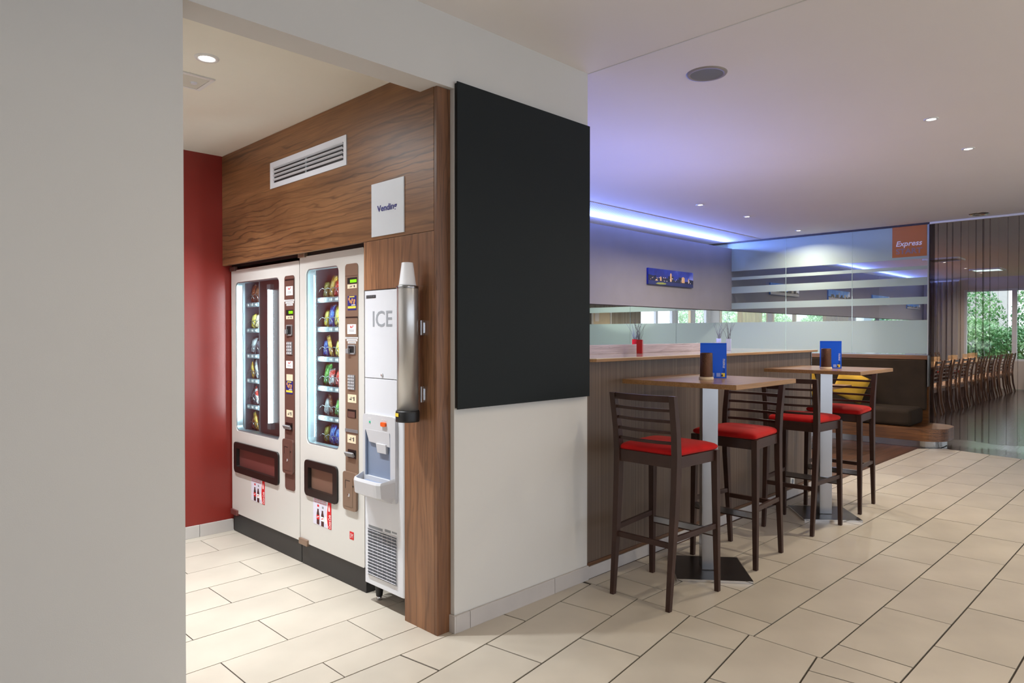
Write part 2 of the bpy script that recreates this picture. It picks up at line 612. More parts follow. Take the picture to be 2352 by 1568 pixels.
M_upstand = wood('pale_bar_upstand', S(206, 190, 196), S(176, 158, 162), S(120, 100, 104), 'X', 'Z', 0.35, 3.0, contrast=0.35)

def plank_mat(name, a, b, dark, rough, sx=1.2, sy=0.14):
    T = NT(name)
    tc = T.n('ShaderNodeTexCoord')
    br = T.n('ShaderNodeTexBrick', offset=0.37)
    br.inputs['Color1'].default_value = a
    br.inputs['Color2'].default_value = b
    br.inputs['Mortar'].default_value = dark
    br.inputs['Scale'].default_value = 1.0
    br.inputs['Mortar Size'].default_value = 0.003
    br.inputs['Brick Width'].default_value = sx
    br.inputs['Row Height'].default_value = sy
    T.l(tc, 'Object', br, 'Vector')
    mp = T.n('ShaderNodeMapping')
    mp.inputs['Scale'].default_value = (1.5, 40, 1)
    T.l(tc, 'Object', mp, 'Vector')
    nz = T.n('ShaderNodeTexNoise', i_Scale=1.0, i_Detail=4.0)
    T.l(mp, 'Vector', nz, 'Vector')
    r = T.ramp([(0.3, (0.6, 0.6, 0.6, 1)), (0.7, (1.2, 1.2, 1.2, 1))])
    T.l(nz, 'Fac', r, 'Fac')
    m = T.n('ShaderNodeMix', data_type='RGBA', blend_type='MULTIPLY')
    m.inputs['Factor'].default_value = 1.0
    T.l(br, 'Color', m, 'A'); T.l(r, 'Color', m, 'B')
    T.l(m, 'Result', T.b, 'Base Color')
    T.b.inputs['Roughness'].default_value = rough
    bp = T.n('ShaderNodeBump', i_Strength=0.12, i_Distance=0.01)
    T.l(nz, 'Fac', bp, 'Height')
    T.l(bp, 'Normal', T.b, 'Normal')
    return T.m
M_lounge = plank_mat('dark_lounge_planks', S(96, 60, 40), S(74, 46, 32), S(30, 20, 14), 0.42)
M_dining = plank_mat('dark_glossy_floor', S(64, 54, 52), S(54, 46, 46), S(30, 26, 24), 0.18, 0.9, 0.45)
M_field = plank_mat('tile_field', S(206, 196, 180), S(200, 190, 174), S(74, 66, 56), 0.36, 0.6, 0.3)

# ------------------------------------------------------------------ the setting
CZ = 2.826
floor = put('floor', MB().box(-4, 9.52, -5.2, 2.45, -0.12, -0.004), M_grout, kind='structure')
tag(floor, 'beige rectangular floor tiles laid in half bond through the lobby')
put('tile_field', MB().box(-4, -1.0, -5.2, 2.41, -0.1, 0.0), M_field, floor)
put('tile_field', MB().box(-1.0, 9.5, -5.2, -0.95, -0.1, 0.0), M_field, floor)
alc_floor = put('floor_alcove', MB().box(0.6, 2.9, 2.45, 4.79, -0.12, -0.004), M_grout, kind='structure')
tag(alc_floor, 'pale floor tiles inside the vending alcove')

def lay(zone, org, ang, pu, pv, gap, parent, jr, ir, offs):
    ca, sa = math.cos(ang), math.sin(ang)
    for j in range(*jr):
        for i in range(*ir):
            u0 = i * pu + offs(j) + gap / 2; u1 = u0 + pu - gap
            v0 = j * pv + gap / 2; v1 = v0 + pv - gap
            q = [(org[0] + u * ca - v * sa, org[1] + u * sa + v * ca) for u, v in ((u0, v0), (u1, v0), (u1, v1), (u0, v1))]
            q = clip_poly(q, zone)
            if len(q) < 3:
                continue
            ar = abs(sum(q[k][0] * q[(k + 1) % len(q)][1] - q[(k + 1) % len(q)][0] * q[k][1] for k in range(len(q)))) / 2
            if ar < 0.0006:
                continue
            cx_ = sum(p[0] for p in q) / len(q); cy_ = sum(p[1] for p in q) / len(q)
            dz = random.uniform(-0.0004, 0.0004)
            put('tile', MB().prism(q, -0.09, dz), M_tile, parent, origin=(cx_, cy_, 0))

lay([(2.988, -0.95), (8.75, -0.95), (9.50, 2.12), (9.28, 2.352), (2.988, 2.402)], (3.775, 1.7085), math.radians(-0.66), 0.6, 0.301, 0.0075,
    floor, (-9, 3), (-3, 11), lambda j: 0.0 if j % 2 else 0.29)
lay([(-1.0, -0.95), (2.982, -0.95), (2.982, 2.405), (-1.0, 2.405)], (2.071, 2.224), math.radians(7.9), 0.606, 0.3015, 0.008,
    floor, (-12, 4), (-7, 4), lambda j: 0.0 if j % 2 else 0.303)
lay([(0.6, 2.411), (2.6, 2.411), (2.6, 4.785), (0.6, 4.785)], (1.168, 2.582), 0.0, 0.603, 0.3017, 0.005,
    alc_floor, (-2, 8), (-2, 4), lambda j: 0.0 if j % 2 == 0 else 0.302)

tag(put('floor_lounge', MB().box(3.02, 9.9, 2.352, 11.5, -0.12, -0.002, ), M_lounge, kind='structure'), 'dark wood plank floor behind the bar')
tag(put('floor_dining', MB().box(9.52, 21, -5.2, 11.5, -0.14, -0.006), M_dining, kind='structure'), 'dark glossy floor of the dining room')
# sliver of dining floor that reaches the slanted tile edge
put('floor_edge', MB().prism([(8.75, -0.95), (9.52, -0.95), (9.52, 2.35), (9.3, 2.35), (9.505, 2.12)], -0.1, -0.003), M_dining, bpy.data.objects['floor_dining'])

ceiling = tag(put('ceiling', MB().box(-4, 21.2, -5.4, 2.41, CZ, CZ + 0.2).box(2.05, 21.2, 2.41, 11.6, CZ, CZ + 0.2), M_ceil, kind='structure'), 'smooth off-white ceiling with round downlights')
put('joint_strip', MB().box(3.022, 3.028, -5.0, 2.41, CZ - 0.003, CZ + 0.01), M_trimw, ceiling)

def make_perf():
    T = NT('perforated_white')
    tc = T.n('ShaderNodeTexCoord')
    v = T.n('ShaderNodeTexVoronoi', i_Scale=34.0)
    v.inputs['Randomness'].default_value = 0.0
    T.l(tc, 'Object', v, 'Vector')
    r = T.ramp([(0.22, S(150, 148, 150)), (0.30, S(228, 222, 216))])
    T.l(v, 'Distance', r, 'Fac')
    T.l(r, 'Color', T.b, 'Base Color')
    T.b.inputs['Roughness'].default_value = 0.8
    return T.m
put('perforated_strip', MB().box(3.02, 10.1, 4.70, 5.6, CZ - 0.004, CZ + 0.01), make_perf(), ceiling)

tag(put('wall_left', MB().box(-4, 0.86, 2.41, 2.555, 0, CZ), M_wall, kind='structure'), 'plain pale grey wall in the left foreground')
tag(put('wall_lintel', MB().box(0.86, 2.05, 2.41, 2.555, 2.498, CZ), M_wall, kind='structure'), 'lintel over the alcove opening')
tag(put('wall_pillar', MB().box(2.05, 3.02, 2.41, 2.60, 0, CZ).box(2.92, 3.02, 2.60, 5.3, 0, CZ), M_pier, kind='structure'), 'cream wall pier that carries the black board')
tag(put('wall_alcove_left', MB().box(0.5, 0.6, 2.555, 4.79, 0, CZ), M_wall, kind='structure'), 'hidden side wall of the alcove')
tag(put('wall_red', MB().box(0.5, 2.92, 4.79, 4.9, 0, CZ), M_red, kind='structure'), 'dark red wall at the back of the alcove')
tag(put('ceiling_alcove', MB().box(0.6, 2.92, 2.555, 4.79, 2.605, 2.68), M_alcove_ceil, kind='structure'), 'lower cream ceiling of the alcove')
tag(put('wall_near', MB().box(-4.2, -4, -5.4, 2.555, 0, CZ), M_wall, kind='structure'), 'lobby wall behind the viewer')

# walnut cladding around the machines
wall_wood = tag(put('wall_walnut', MB().box(1.985, 2.05, 2.46, 2.66, 0, 2.605).box(1.985, 2.05, 2.66, 4.79, 1.86, 2.605), M_walnut_v, kind='structure'), 'walnut veneer cladding around the vending machines')
put('wood_panel', MB().box(1.965, 1.985, 2.457, 4.789, 1.848, 2.604), M_walnut_h, wall_wood, bevel=0.001)
put('wood_panel', MB().box(1.966, 1.985, 2.457, 3.028, 1.60, 1.846).box(1.966, 1.985, 2.457, 2.682, 0.0, 1.60), M_walnut_v, wall_wood, bevel=0.001)
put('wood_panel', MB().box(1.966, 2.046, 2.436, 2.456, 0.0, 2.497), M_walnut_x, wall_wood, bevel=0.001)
put('corner_bead', MB().box(2.046, 2.062, 2.4102, 2.44, 0.0, 2.497), M_wall, bpy.data.objects['wall_pillar'])
put('niche_backing', MB().box(2.05, 2.06, 2.60, 2.66, 0, 2.5), M_black, wall_wood)
put('niche_backing', MB().box(2.03, 2.05, 3.03, 4.789, 1.84, 1.86), M_black, wall_wood)

# skirting tiles
bb = tag(put('baseboard_pillar', MB().box(2.05, 3.0, 2.404, 2.412, 0, 0.078), M_grout, kind='structure'), 'grey skirting tiles along the cream pier')
for a, b in ((2.046, 2.131), (2.134, 2.731), (2.734, 3.018)):
    put('skirting_tile', MB().box(a, b, 2.396, 2.408, 0.0, 0.080), M_skirt, bb, bevel=0.0012)
put('skirting_tile', MB().box(2.036, 2.0455, 2.396, 2.436, 0.0, 0.080), M_skirt, bb, bevel=0.0012)
bb = tag(put('baseboard_red', MB().box(0.6, 2.03, 4.784, 4.792, 0, 0.08), M_grout, kind='structure'), 'grey skirting tiles under the red wall')
for a, b in ((0.605, 1.195), (1.198, 1.797), (1.80, 2.03)):
    put('skirting_tile', MB().box(a, b, 4.776, 4.788, 0.0, 0.082), M_skirt, bb, bevel=0.0012)
bb = tag(put('baseboard_bar', MB().box(3.02, 6.19, 2.412, 2.418, 0, 0.066), M_grout, kind='structure'), 'grey skirting tiles along the foot of the bar')
x = 3.021
while x < 6.15:
    x2 = min(x + 0.6, 6.19)
    put('skirting_tile', MB().box(x, x2 - 0.003, 2.404, 2.415, 0.0, 0.068), M_skirt, bb, bevel=0.0012)
    x += 0.6

# hanging grey wall over the seating, open below 1.745 m
bulk = tag(put('wall_hanging', MB().box(3.02, 21, 5.2, 5.22, 1.745, 2.722).box(3.02, 21, 5.22, 5.36, 1.745, 2.69), M_greywall, kind='structure'), 'grey textile covered hanging wall with a blue lit top edge')
put('led_strip', MB().box(3.2, 20.5, 5.28, 5.30, 2.691, 2.721), emit('led_strip_blue', (0.28, 0.4, 1.0, 1), 3.0), bulk)

# far walls with windows
def wall_with_holes(name, M, x0, x1, y0, y1, holes, th, m, label):
    polys = [[(x0, y0), (x1, y0), (x1, y1), (x0, y1)]] + [[(a, c), (b, c), (b, d), (a, d)] for a, b, c, d in holes]
    o = plate(name, M, polys, -th, 0.0, m)
    o['kind'] = 'structure'
    o['label'] = label
    return o
M_farwall = mat('far_wall_paint', S(196, 186, 178), 0.8, var=0.02)
M_wframe = mat('window_frame', S(206, 208, 216), 0.4, var=0.02)
M_yframe = mat('pine_frame', S(222, 190, 128), 0.45, var=0.05)
wn = [0]
def window(M, a, b, c, d, m, label, mull=()):
    wn[0] += 1
    fr = plate('window_%d' % wn[0], M, [[(a, c), (b, c), (b, d), (a, d)]] + [
        [(p + 0.05, c + 0.05), (q - 0.05, c + 0.05), (q - 0.05, d - 0.05), (p + 0.05, d - 0.05)]
        for p, q in zip((a,) + tuple(mull), tuple(mull) + (b,))], -0.08, 0.0, m)
    fr['kind'] = 'structure'
    fr['label'] = label
    for p, q in zip((a,) + tuple(mull), tuple(mull) + (b,)):
        mb = MB().box(p + 0.04, q - 0.04, c + 0.04, d - 0.04, -0.05, -0.042, M)
        put('pane', mb, M_wglass, fr)
    return fr
FXR = FX(21.0)
# local x = -Y on the far wall
ranges_far = [(-4.3, -3.0), (-2.9, -1.7), (-1.3, 0.0), (0.3, 1.7), (1.9, 4.27), (5.5, 7.0), (7.8, 9.42), (9.55, 11.2)]
holes = []
for a, b in ranges_far:
    holes.append((-b, -a, 0.70, 2.52))
wall_with_holes('wall_far', FXR, -11.5, 5.2, 0.0, CZ, holes, 0.15, M_farwall, 'far dining room wall with tall windows')
names = ['tall window right of the voile, out by the corner', 'tall window beside the corner window', 'window in the right half of the dining room', 'window near the middle of the dining room',
         'wide window behind the dining chairs with garden beyond', 'window strip seen low under the grey hanging wall', 'garden window beside the yellow drape', 'window at the far left corner with green leaves']
for (a, b), nm in zip(ranges_far, names):
    window(FX(21.03), -b, -a, 0.70, 2.52, M_wframe if b < 7.5 else M_yframe, nm, ((-(a + b) / 2 - 0.12,) if b - a > 1.25 else ()))
FYB = FY(11.5)
holes = [(16.9, 18.7, 0.0, 2.4), (18.95, 19.8, 0.7, 2.4), (20.0, 20.8, 0.7, 2.4)]
wall_with_holes('wall_back', FYB, 3.0, 21.0, 0.0, CZ, holes, 0.15, M_wallpaper, 'striped wallpapered wall at the back left')
window(FY(11.53), 16.9, 18.7, 0.0, 2.4, M_wframe, 'bright glazed entrance in the striped wall', (17.8,))
window(FY(11.53), 18.95, 19.8, 0.7, 2.4, M_yframe, 'narrow pine framed window right of the entrance')
window(FY(11.53), 20.0, 20.8, 0.7, 2.4, M_wframe, 'narrow window in the back left corner')
# door in the wallpapered wall
dr = tag(put('door_1', MB().box(14.6, 15.35, 11.46, 11.5, 0, 2.02), mat('pale_door', S(222, 204, 172), 0.5), kind='structure'), 'pale wooden door in the striped wall')
plate('door_frame', FY(11.47), [[(14.53, 0.0), (15.42, 0.0), (15.42, 2.09), (14.53, 2.09)], [(14.6, 0.0), (15.35, 0.0), (15.35, 2.02), (14.6, 2.02)]], 0.0, 0.03, M_socket, dr)
put('door_sign', MB().box(14.68, 14.86, 11.452, 11.458, 1.72, 1.95), M_paper, dr)
put('door_handle', MB().tube([(15.27, 11.455, 1.05), (15.27, 11.41, 1.05), (15.17, 11.41, 1.05)], 0.01), M_chrome, dr)
# lobby front: glazed wall behind the viewer
holes = [(-3.8 + 2.4 * k, -1.6 + 2.4 * k, 0.15, 2.65) for k in range(10)]
FYF = frame((0, -5.2, 0), (-1, 0, 0), (0, 0, 1))
wall_with_holes('wall_front', FYF, -21.0, 4.2, 0.0, CZ, [(-b, -a, c, d) for a, b, c, d in holes], 0.15, M_wall, 'glazed street front of the lobby')
for k, (a, b, c, d) in enumerate(holes):
    window(frame((0, -5.23, 0), (-1, 0, 0), (0, 0, 1)), -b, -a, c, d, M_wframe, 'street front window bay %d of the lobby' % (k + 1))

# ------------------------------------------------------------------ lamps
def downlight(x, y, z, r, power, col, label, m=None, group='ceiling downlights', spread=150):
    t = thing('downlight', label, 'lamp', (x, y, z), 0, group)
    ring = [(r * 0.80, -0.001), (r * 0.84, -0.006), (r * 1.2, -0.005), (r * 1.24, 0.0)]
    put('trim_ring', MB().lathe(ring, 28, cap=False), M_trimw, t, smooth=True)
    put('lamp_disc', MB().lathe([(0.001, -0.004), (r * 0.8, -0.002), (r * 0.8, 0.002)], 24), m or M_lamp, t)
    L = area_light('lamp_light', (0, 0, -0.012), (0, 0, -1), r * 1.9, r * 1.9, power, col, 'DISK', spread)
    L.parent = t
    return t
WARM = (1.0, 0.87, 0.70)
NEUT = (1.0, 0.87, 0.68)
COOL = (0.93, 0.97, 1.0)
downlight(1.218, 3.127, 2.605, 0.042, 19, COOL, 'bright white downlight in the alcove ceiling', M_lamp_cool, spread=92)
downlight(1.25, 4.15, 2.605, 0.042, 22, COOL, 'second alcove downlight close to the red wall', M_lamp_cool, spread=105)
downlight(1.15, 3.64, 2.605, 0.042, 11, COOL, 'added soft alcove downlight, hidden behind the foreground wall', M_lamp_cool, spread=175)  # unseen wide lamp, added to lift the alcove walls and ceiling
downlight(5.287, 1.272, CZ, 0.036, 19, NEUT, 'nearer of the two downlights above the tiled walkway at right')
downlight(6.333, 1.268, CZ, 0.036, 19, NEUT, 'farther of the two downlights above the tiled walkway at right')
downlight(6.958, 3.946, CZ, 0.036, 34, WARM, 'leftmost downlight of the row of three behind the bar')
downlight(8.061, 3.928, CZ, 0.036, 34, WARM, 'middle downlight of the row of three behind the bar')
downlight(9.651, 3.945, CZ, 0.036, 24, WARM, 'downlight of the bar row nearest the glass partition')
for i, (x_, y_, p_) in enumerate([(1.2, 0.9, 9), (3.1, 0.2, 12), (1.5, -1.4, 8), (3.9, -1.6, 10), (-1.4, -2.2, 7)]):
    downlight(x_, y_, CZ, 0.036, p_, NEUT, 'added lobby downlight overhead in front of the pier, outside the picture')  # unseen lamps, added to light the lobby floor and walls
for i, (x_, y_) in enumerate([(12.4, 3.6), (14.2, 3.6), (16.0, 3.6), (17.8, 3.6), (19.4, 3.6)]):
    downlight(x_, y_, CZ, 0.04, 34, NEUT, ['first', 'second', 'third', 'fourth', 'fifth'][i] + ' dining room downlight, counted from the glass partition')
for i, (x_, y_) in enumerate([(11.4, 7.2), (15.5, 8.8)]):
    downlight(x_, y_, CZ, 0.04, 150, WARM, ['nearer', 'farther'][i] + ' added downlight of the back room beyond the hanging wall')  # added lamps, placed to brighten the frosted bands from behind

M_panel = emit('panel_glow', (0.75, 0.97, 1.0, 1), 1.6)
for x_, y_, lb in ((15.3, 3.45, 'square grey ceiling air panel above the dining tables, nearer the partition'), (18.4, 3.3, 'square lit ceiling panel above the dining tables, nearer the window')):
    t = thing('ceiling_panel', lb, 'lamp', (x_, y_, CZ))
    put('panel_frame', curve_mesh('panel_frame', [rrect(-0.3, 0.3, -0.3, 0.3, 0.03), rrect(-0.25, 0.25, -0.25, 0.25, 0.02)], -0.03, 0.0), M_trimw, t)
    put('panel_glass', MB().box(-0.25, 0.25, -0.25, 0.25, -0.02, -0.002), M_panel if x_ > 17 else M_speaker, t)
t = thing('ceiling_speaker', 'round grey mesh speaker set in the ceiling above the stools', 'speaker', (3.487, 1.94, CZ))
put('rim', MB().lathe([(0.088, -0.004), (0.092, -0.008), (0.108, -0.006), (0.112, 0.0)], 40, cap=False), M_speaker_rim, t, smooth=True)
put('mesh_cover', MB().lathe([(0.002, -0.006), (0.090, -0.005), (0.090, 0.001)], 40), M_speaker, t)
t = thing('ceiling_fixture', 'chrome ringed ceiling fixture beside the top of the voile curtain', 'lamp', (9.86, 1.86, CZ))  # chrome ring and bowl only, gives no light
put('rim', MB().lathe([(0.07, -0.012), (0.085, -0.014), (0.105, -0.004), (0.108, 0.0)], 32, cap=False), M_chrome, t, smooth=True)
put('bowl', MB().lathe([(0.002, 0.0), (0.055, -0.006), (0.072, -0.012)], 28, cap=False), M_chrome, t, smooth=True)
t = thing('ceiling_hatch', 'square white access hatch in the alcove ceiling', 'hatch', (1.18, 3.46, 2.605))
put('hatch_frame', curve_mesh('hatch_frame', [rrect(-0.17, 0.17, -0.1, 0.1, 0.004), rrect(-0.15, 0.15, -0.083, 0.083, 0.004)], -0.008, -0.001), M_trimw, t)
put('hatch_cover', MB().box(-0.148, 0.148, -0.081, 0.081, -0.007, -0.001), mat('hatch_cover_white', S(206, 204, 192), 0.6, var=0.01), t)
put('hatch_latch', MB().lathe([(0.001, -0.014), (0.014, -0.013), (0.016, -0.007)], 16, Matrix.Translation((0.105, 0.0, 0))), M_icewhite, t)

# ------------------------------------------------------------------ black board on the pier
t = thing('display_board', 'large plain black board hung on the cream pier', 'board', (2.524, 2.41, 1.03))
put('board_face', MB().box(2.046, 3.012, 2.386, 2.392, 1.031, 2.526), M_blackmatt, t, world=True, bevel=0.001)
put('board_core', MB().box(2.050, 3.008, 2.392, 2.4095, 1.036, 2.521), M_black, t, world=True)

# ------------------------------------------------------------------ wall vent and vending sign
FW = FX(1.965)
def yz(y0, y1):  # local x range from scene Y range on an X plane
    return (-y1, -y0)
t = thing('air_vent', 'white air vent grille with horizontal slats in the walnut wall', 'vent', (1.965, 3.62, 2.27))
plate('vent_frame', FW, [[(-4.055, 2.270), (-3.184, 2.270), (-3.184, 2.429), (-4.055, 2.429)], [(-4.008, 2.300), (-3.211, 2.300), (-3.211, 2.395), (-4.008, 2.395)]], 0.0, 0.006, M_icewhite, t)
put('vent_back', MB().box(-4.01, -3.21, 2.298, 2.397, 0.0004, 0.001, FW), M_black, t, world=True)
for k in range(4):
    zc = 2.314 + k * 0.0235
    Mx = FW @ Matrix.Translation((0, zc, 0.0)) @ Matrix.Rotation(math.radians(-28), 4, 'X')
    put('slat', MB().box(-4.006, -3.213, -0.0016, 0.0016, 0.002, 0.016, Mx), M_icewhite, t, world=True)
put('mullion', MB().box(-3.622, -3.606, 2.300, 2.395, 0.0, 0.005, FW), M_alu, t, world=True)

t = thing('vending_sign', 'white rectangular sign reading Vending on the walnut wall', 'sign', (1.965, 2.81, 1.862))
put('sign_plate', MB().box(-2.949, -2.677, 1.863, 2.128, 0.0, 0.006, FW), mat('sign_white', S(226, 232, 240), 0.4, var=0.01), t, world=True, bevel=0.001)
lettering('sign_text', 'Vending', FX(1.958), -2.896, -2.731, 1.973, 2.014, M_navyprint, t, bold=0.02)

# ------------------------------------------------------------------ vending machines
def pack_mesh(w, h, d, nx=6, nz=7):
    vs, fs = [], []
    for side in (1, -1):
        for j in range(nz + 1):
            for i in range(nx + 1):
                u = i / nx * 2 - 1; v = j / nz * 2 - 1
                b = max(0.0, (1 - abs(u) ** 2.4)) ** 0.6 * max(0.0, 1 - abs(v) ** 4) ** 0.7
                vs.append((side * d / 2 * b, u * w / 2 * (1 - 0.05 * (1 - abs(v))), (v + 1) * h / 2))
    n = (nx + 1) * (nz + 1)
    for s in range(2):
        for j in range(nz):
            for i in range(nx):
                a = s * n + j * (nx + 1) + i
                fs.append((a, a + 1, a + nx + 2, a + nx + 1))
    mb = MB().add(vs, fs)
    bmesh.ops.remove_doubles(mb.bm, verts=mb.bm.verts, dist=1e-5)
    return mb.mesh('snack_pack', smooth=True)

def bottle_mesh():
    return MB().lathe([(0.001, 0), (0.03, 0.0), (0.032, 0.01), (0.031, 0.05), (0.032, 0.10), (0.026, 0.13), (0.013, 0.155), (0.012, 0.175), (0.014, 0.176), (0.014, 0.19), (0.001, 0.19)], 16).mesh('snack_bottle', smooth=True)
PACKS = {'tall bag': (0.064, 0.135, 0.036), 'small bag': (0.060, 0.105, 0.036), 'slim bar': (0.034, 0.135, 0.018), 'wide bag': (0.070, 0.115, 0.036)}
def two_tone(name, a, b):
    T = NT(name)
    tc = T.n('ShaderNodeTexCoord')
    nz = T.n('ShaderNodeTexNoise', i_Scale=26.0, i_Detail=2.0, i_Distortion=0.8)
    T.l(tc, 'Object', nz, 'Vector')
    r = T.ramp([(0.44, a), (0.50, b), (0.60, b), (0.64, S(226, 222, 214))])
    r.color_ramp.interpolation = 'LINEAR'
    T.l(nz, 'Fac', r, 'Fac')
    T.l(r, 'Color', T.b, 'Base Color')
    T.b.inputs['Roughness'].default_value = 0.16
    T.b.inputs['Metallic'].default_value = 0.2
    n2 = T.n('ShaderNodeTexNoise', i_Scale=34.0, i_Detail=3.0, i_Distortion=1.0)
    T.l(tc, 'Object', n2, 'Vector')
    bp = T.n('ShaderNodeBump', i_Strength=0.7, i_Distance=0.012)
    T.l(n2, 'Fac', bp, 'Height')
    T.l(bp, 'Normal', T.b, 'Normal')
    return T.m
TONES = {
    'rust': (S(120, 52, 30), S(160, 84, 46)), 'brown': (S(74, 42, 30), S(116, 72, 46)), 'red': (S(176, 30, 30), S(210, 60, 40)),
    'golden': (S(196, 150, 60), S(222, 186, 96)), 'yellow': (S(214, 192, 60), S(236, 220, 120)), 'olive': (S(104, 104, 44), S(150, 148, 70)),
    'green': (S(40, 130, 60), S(120, 190, 90)), 'blue': (S(36, 66, 160), S(80, 130, 210)), 'silver': (S(150, 154, 160), S(200, 204, 208)),
    'dark': (S(34, 34, 42), S(70, 70, 80)), 'cream': (S(222, 204, 160), S(236, 226, 196)), 'white': (S(220, 222, 226), S(200, 60, 50))}
TM = {k: two_tone('pack_' + k, *v) for k, v in TONES.items()}
PM = {k: pack_mesh(*v) for k, v in PACKS.items()}
_pm = {}
def snack(shape, tone, y, z, x, tilt, label, lean=0.0, twist=0.0, group=None):
    key = (shape, tone)
    if key not in _pm:
        me = PM[shape].copy()
        me.materials.clear()
        me.materials.append(TM[tone])
        _pm[key] = me
    o = bpy.data.objects.new('snack_' + ('bar' if shape == 'slim bar' else 'bag'), _pm[key])
    COL.objects.link(o)
    o.location = (x, y, z)
    o.rotation_euler = (math.radians(lean), math.radians(tilt), math.radians(twist))
    tag(o, label, 'snack', group)
    return o

def vending(name, label, y0, y1, win, hatch, flap_m, strip, strip_m, shelves, tube_mode, poster, zf):
    root = thing(name, label, 'vending machine', (2.44, (y0 + y1) / 2, 0))
    F = FX(2.02)
    zt = 1.817 if y0 > 3.5 else 1.835
    rr = rrect
    door = [rr(-y1 + 0.002, -y0 - 0.002, 0.135, zt, 0.012), rr(-win[1], -win[0], win[2], win[3], 0.035), rr(-hatch[1] + 0.004, -hatch[0] - 0.004, hatch[2] + 0.004, hatch[3] - 0.004, 0.03)]
    plate('door', F, door, -0.045, 0.0, M_white, root, bevel=0.003)
    # cabinet shell behind the door
    c = MB()
    c.box(2.068, 2.86, y0 + 0.006, y0 + 0.03, 0.15, zt - 0.01).box(2.068, 2.86, y1 - 0.03, y1 - 0.006, 0.15, zt - 0.01)
    c.box(2.068, 2.86, y0 + 0.03, y1 - 0.03, zt - 0.035, zt - 0.01).box(2.84, 2.86, y0 + 0.03, y1 - 0.03, 0.15, zt - 0.035).box(2.068, 2.86, y0 + 0.03, y1 - 0.03, 0.15, 0.17)
    put('cabinet', c, M_white, root, world=True)
    put('kick_panel', MB().box(2.03, 2.84, y0 + 0.002, y1 - 0.002, 0.0, 0.131), M_kick, root, world=True, bevel=0.002)
    # liner: inner side walls, back, floor, top
    wy0, wy1 = win[0] - 0.06, win[1] + 0.035
    L = MB().box(2.066, 2.62, wy0 - 0.01, wy0, win[2] - 0.02, win[3] + 0.03).box(2.066, 2.62, wy1, wy1 + 0.01, win[2] - 0.02, win[3] + 0.03)
    L.box(2.62, 2.63, wy0, wy1, win[2] - 0.02, win[3] + 0.03).box(2.066, 2.62, wy0, wy1, win[2] - 0.03, win[2] - 0.02).box(2.066, 2.62, wy0, wy1, win[3] + 0.03, win[3] + 0.04)
    put('liner', L, M_liner, root, world=True)
    # frame profile and glass
    plate('window_frame', F, [rr(-win[1] - 0.002, -win[0] + 0.002, win[2] - 0.002, win[3] + 0.002, 0.036), rr(-win[1] + 0.012, -win[0] - 0.006, win[2] + 0.008, win[3] - 0.006, 0.03)], -0.044, -0.004, M_alu, root)
    plate('window_glass', F, [rr(-win[1] + 0.004, -win[0] - 0.004, win[2] + 0.004, win[3] - 0.004, 0.03)], -0.012, -0.007, M_vglass, root)
    # shelves
    for k, z in enumerate(shelves):
        sh = put('tray', MB().box(2.115, 2.60, wy0 + 0.004, wy1 - 0.004, z - 0.006, z), M_liner, root, world=True)
        put('tray_front', MB().box(2.108, 2.1145, wy0 + 0.004, wy1 - 0.004, z - 0.026, z + 0.004), M_alu, sh, world=True)
        yy = wy1 - 0.034
        while yy > wy0 + 0.03:
            pts = []
            for q in range(31):
                a = q / 30 * 3.6 * 2 * PI
                pts.append((2.118 + q / 30 * 0.16, yy + 0.027 * math.cos(a), z + 0.033 + 0.029 * math.sin(a)))
            put('spiral', MB().tube(pts, 0.0022, 5), M_wire, sh, world=True, smooth=True)
            put('price_tag', MB().box(2.1065, 2.108, yy - 0.014, yy + 0.014, z - 0.018, z - 0.004), M_whiteprint, sh, world=True)
            yy -= 0.064
    # upright profiles
    put('profile', MB().box(2.085, 2.10, wy1 - 0.008, wy1 - 0.002, win[2], win[3]), M_alu, root, world=True)
    if tube_mode == 'panel':
        put('lamp_panel', MB().box(2.078, 2.088, win[0] - 0.02, 4.455, win[2] + 0.01, win[3] - 0.004), mat('lamp_panel_brown', S(64, 44, 44), 0.35, var=0.05), root, world=True)
        put('profile', MB().box(2.090, 2.104, 4.462, 4.498, win[2], win[3] + 0.02), M_alu, root, world=True)
        put('lamp_tube', MB().tube([(2.062, 4.275, 0.795), (2.062, 4.275, 1.665)], 0.016, 12), M_tube, root, world=True, smooth=True)
        put('tube_socket', MB().box(2.052, 2.079, 4.250, 4.300, 1.663, 1.70).box(2.052, 2.079, 4.250, 4.300, 0.755, 0.797), M_alu, root, world=True)
        area_light('tube_light', (2.105, 4.515, 1.25), (0.5, 0.85, 0), 0.03, 0.9, 9, (0.86, 0.95, 1.0)).parent = None
    else:
        put('lamp_tube', MB().tube([(2.077, win[1] + 0.02, win[2] + 0.03), (2.077, win[1] + 0.02, win[3] - 0.03)], 0.009, 12), M_tube2, root, world=True, smooth=True)
        area_light('tube_light', (2.095, win[0] - 0.03, 1.25), (0.5, 0.85, 0), 0.03, 0.95, 20, (0.86, 0.97, 1.0)).parent = None
    # delivery hatch
    hx0, hx1 = -hatch[1], -hatch[0]
    fl = (hx0 + 0.042, hx1 - 0.045, hatch[2] + 0.042, hatch[3] - 0.042)
    hf = plate('hatch_frame', F, [rr(hx0, hx1, hatch[2], hatch[3], 0.028), rr(*fl, 0.006)], -0.02, 0.012, M_hatch, root, bevel=0.003)
    put('hatch_flap', MB().box(fl[0] - 0.004, fl[1] + 0.004, fl[2] - 0.004, fl[3] + 0.004, -0.022, -0.012, F), flap_m, hf, world=True)
    # hinge caps
    put('hinge_cap', MB().box(2.006, 2.03, y1 - 0.10, y1 - 0.002, 0.122, 0.158), M_flap1 if y0 > 3.5 else M_bronze, root, world=True, bevel=0.003)
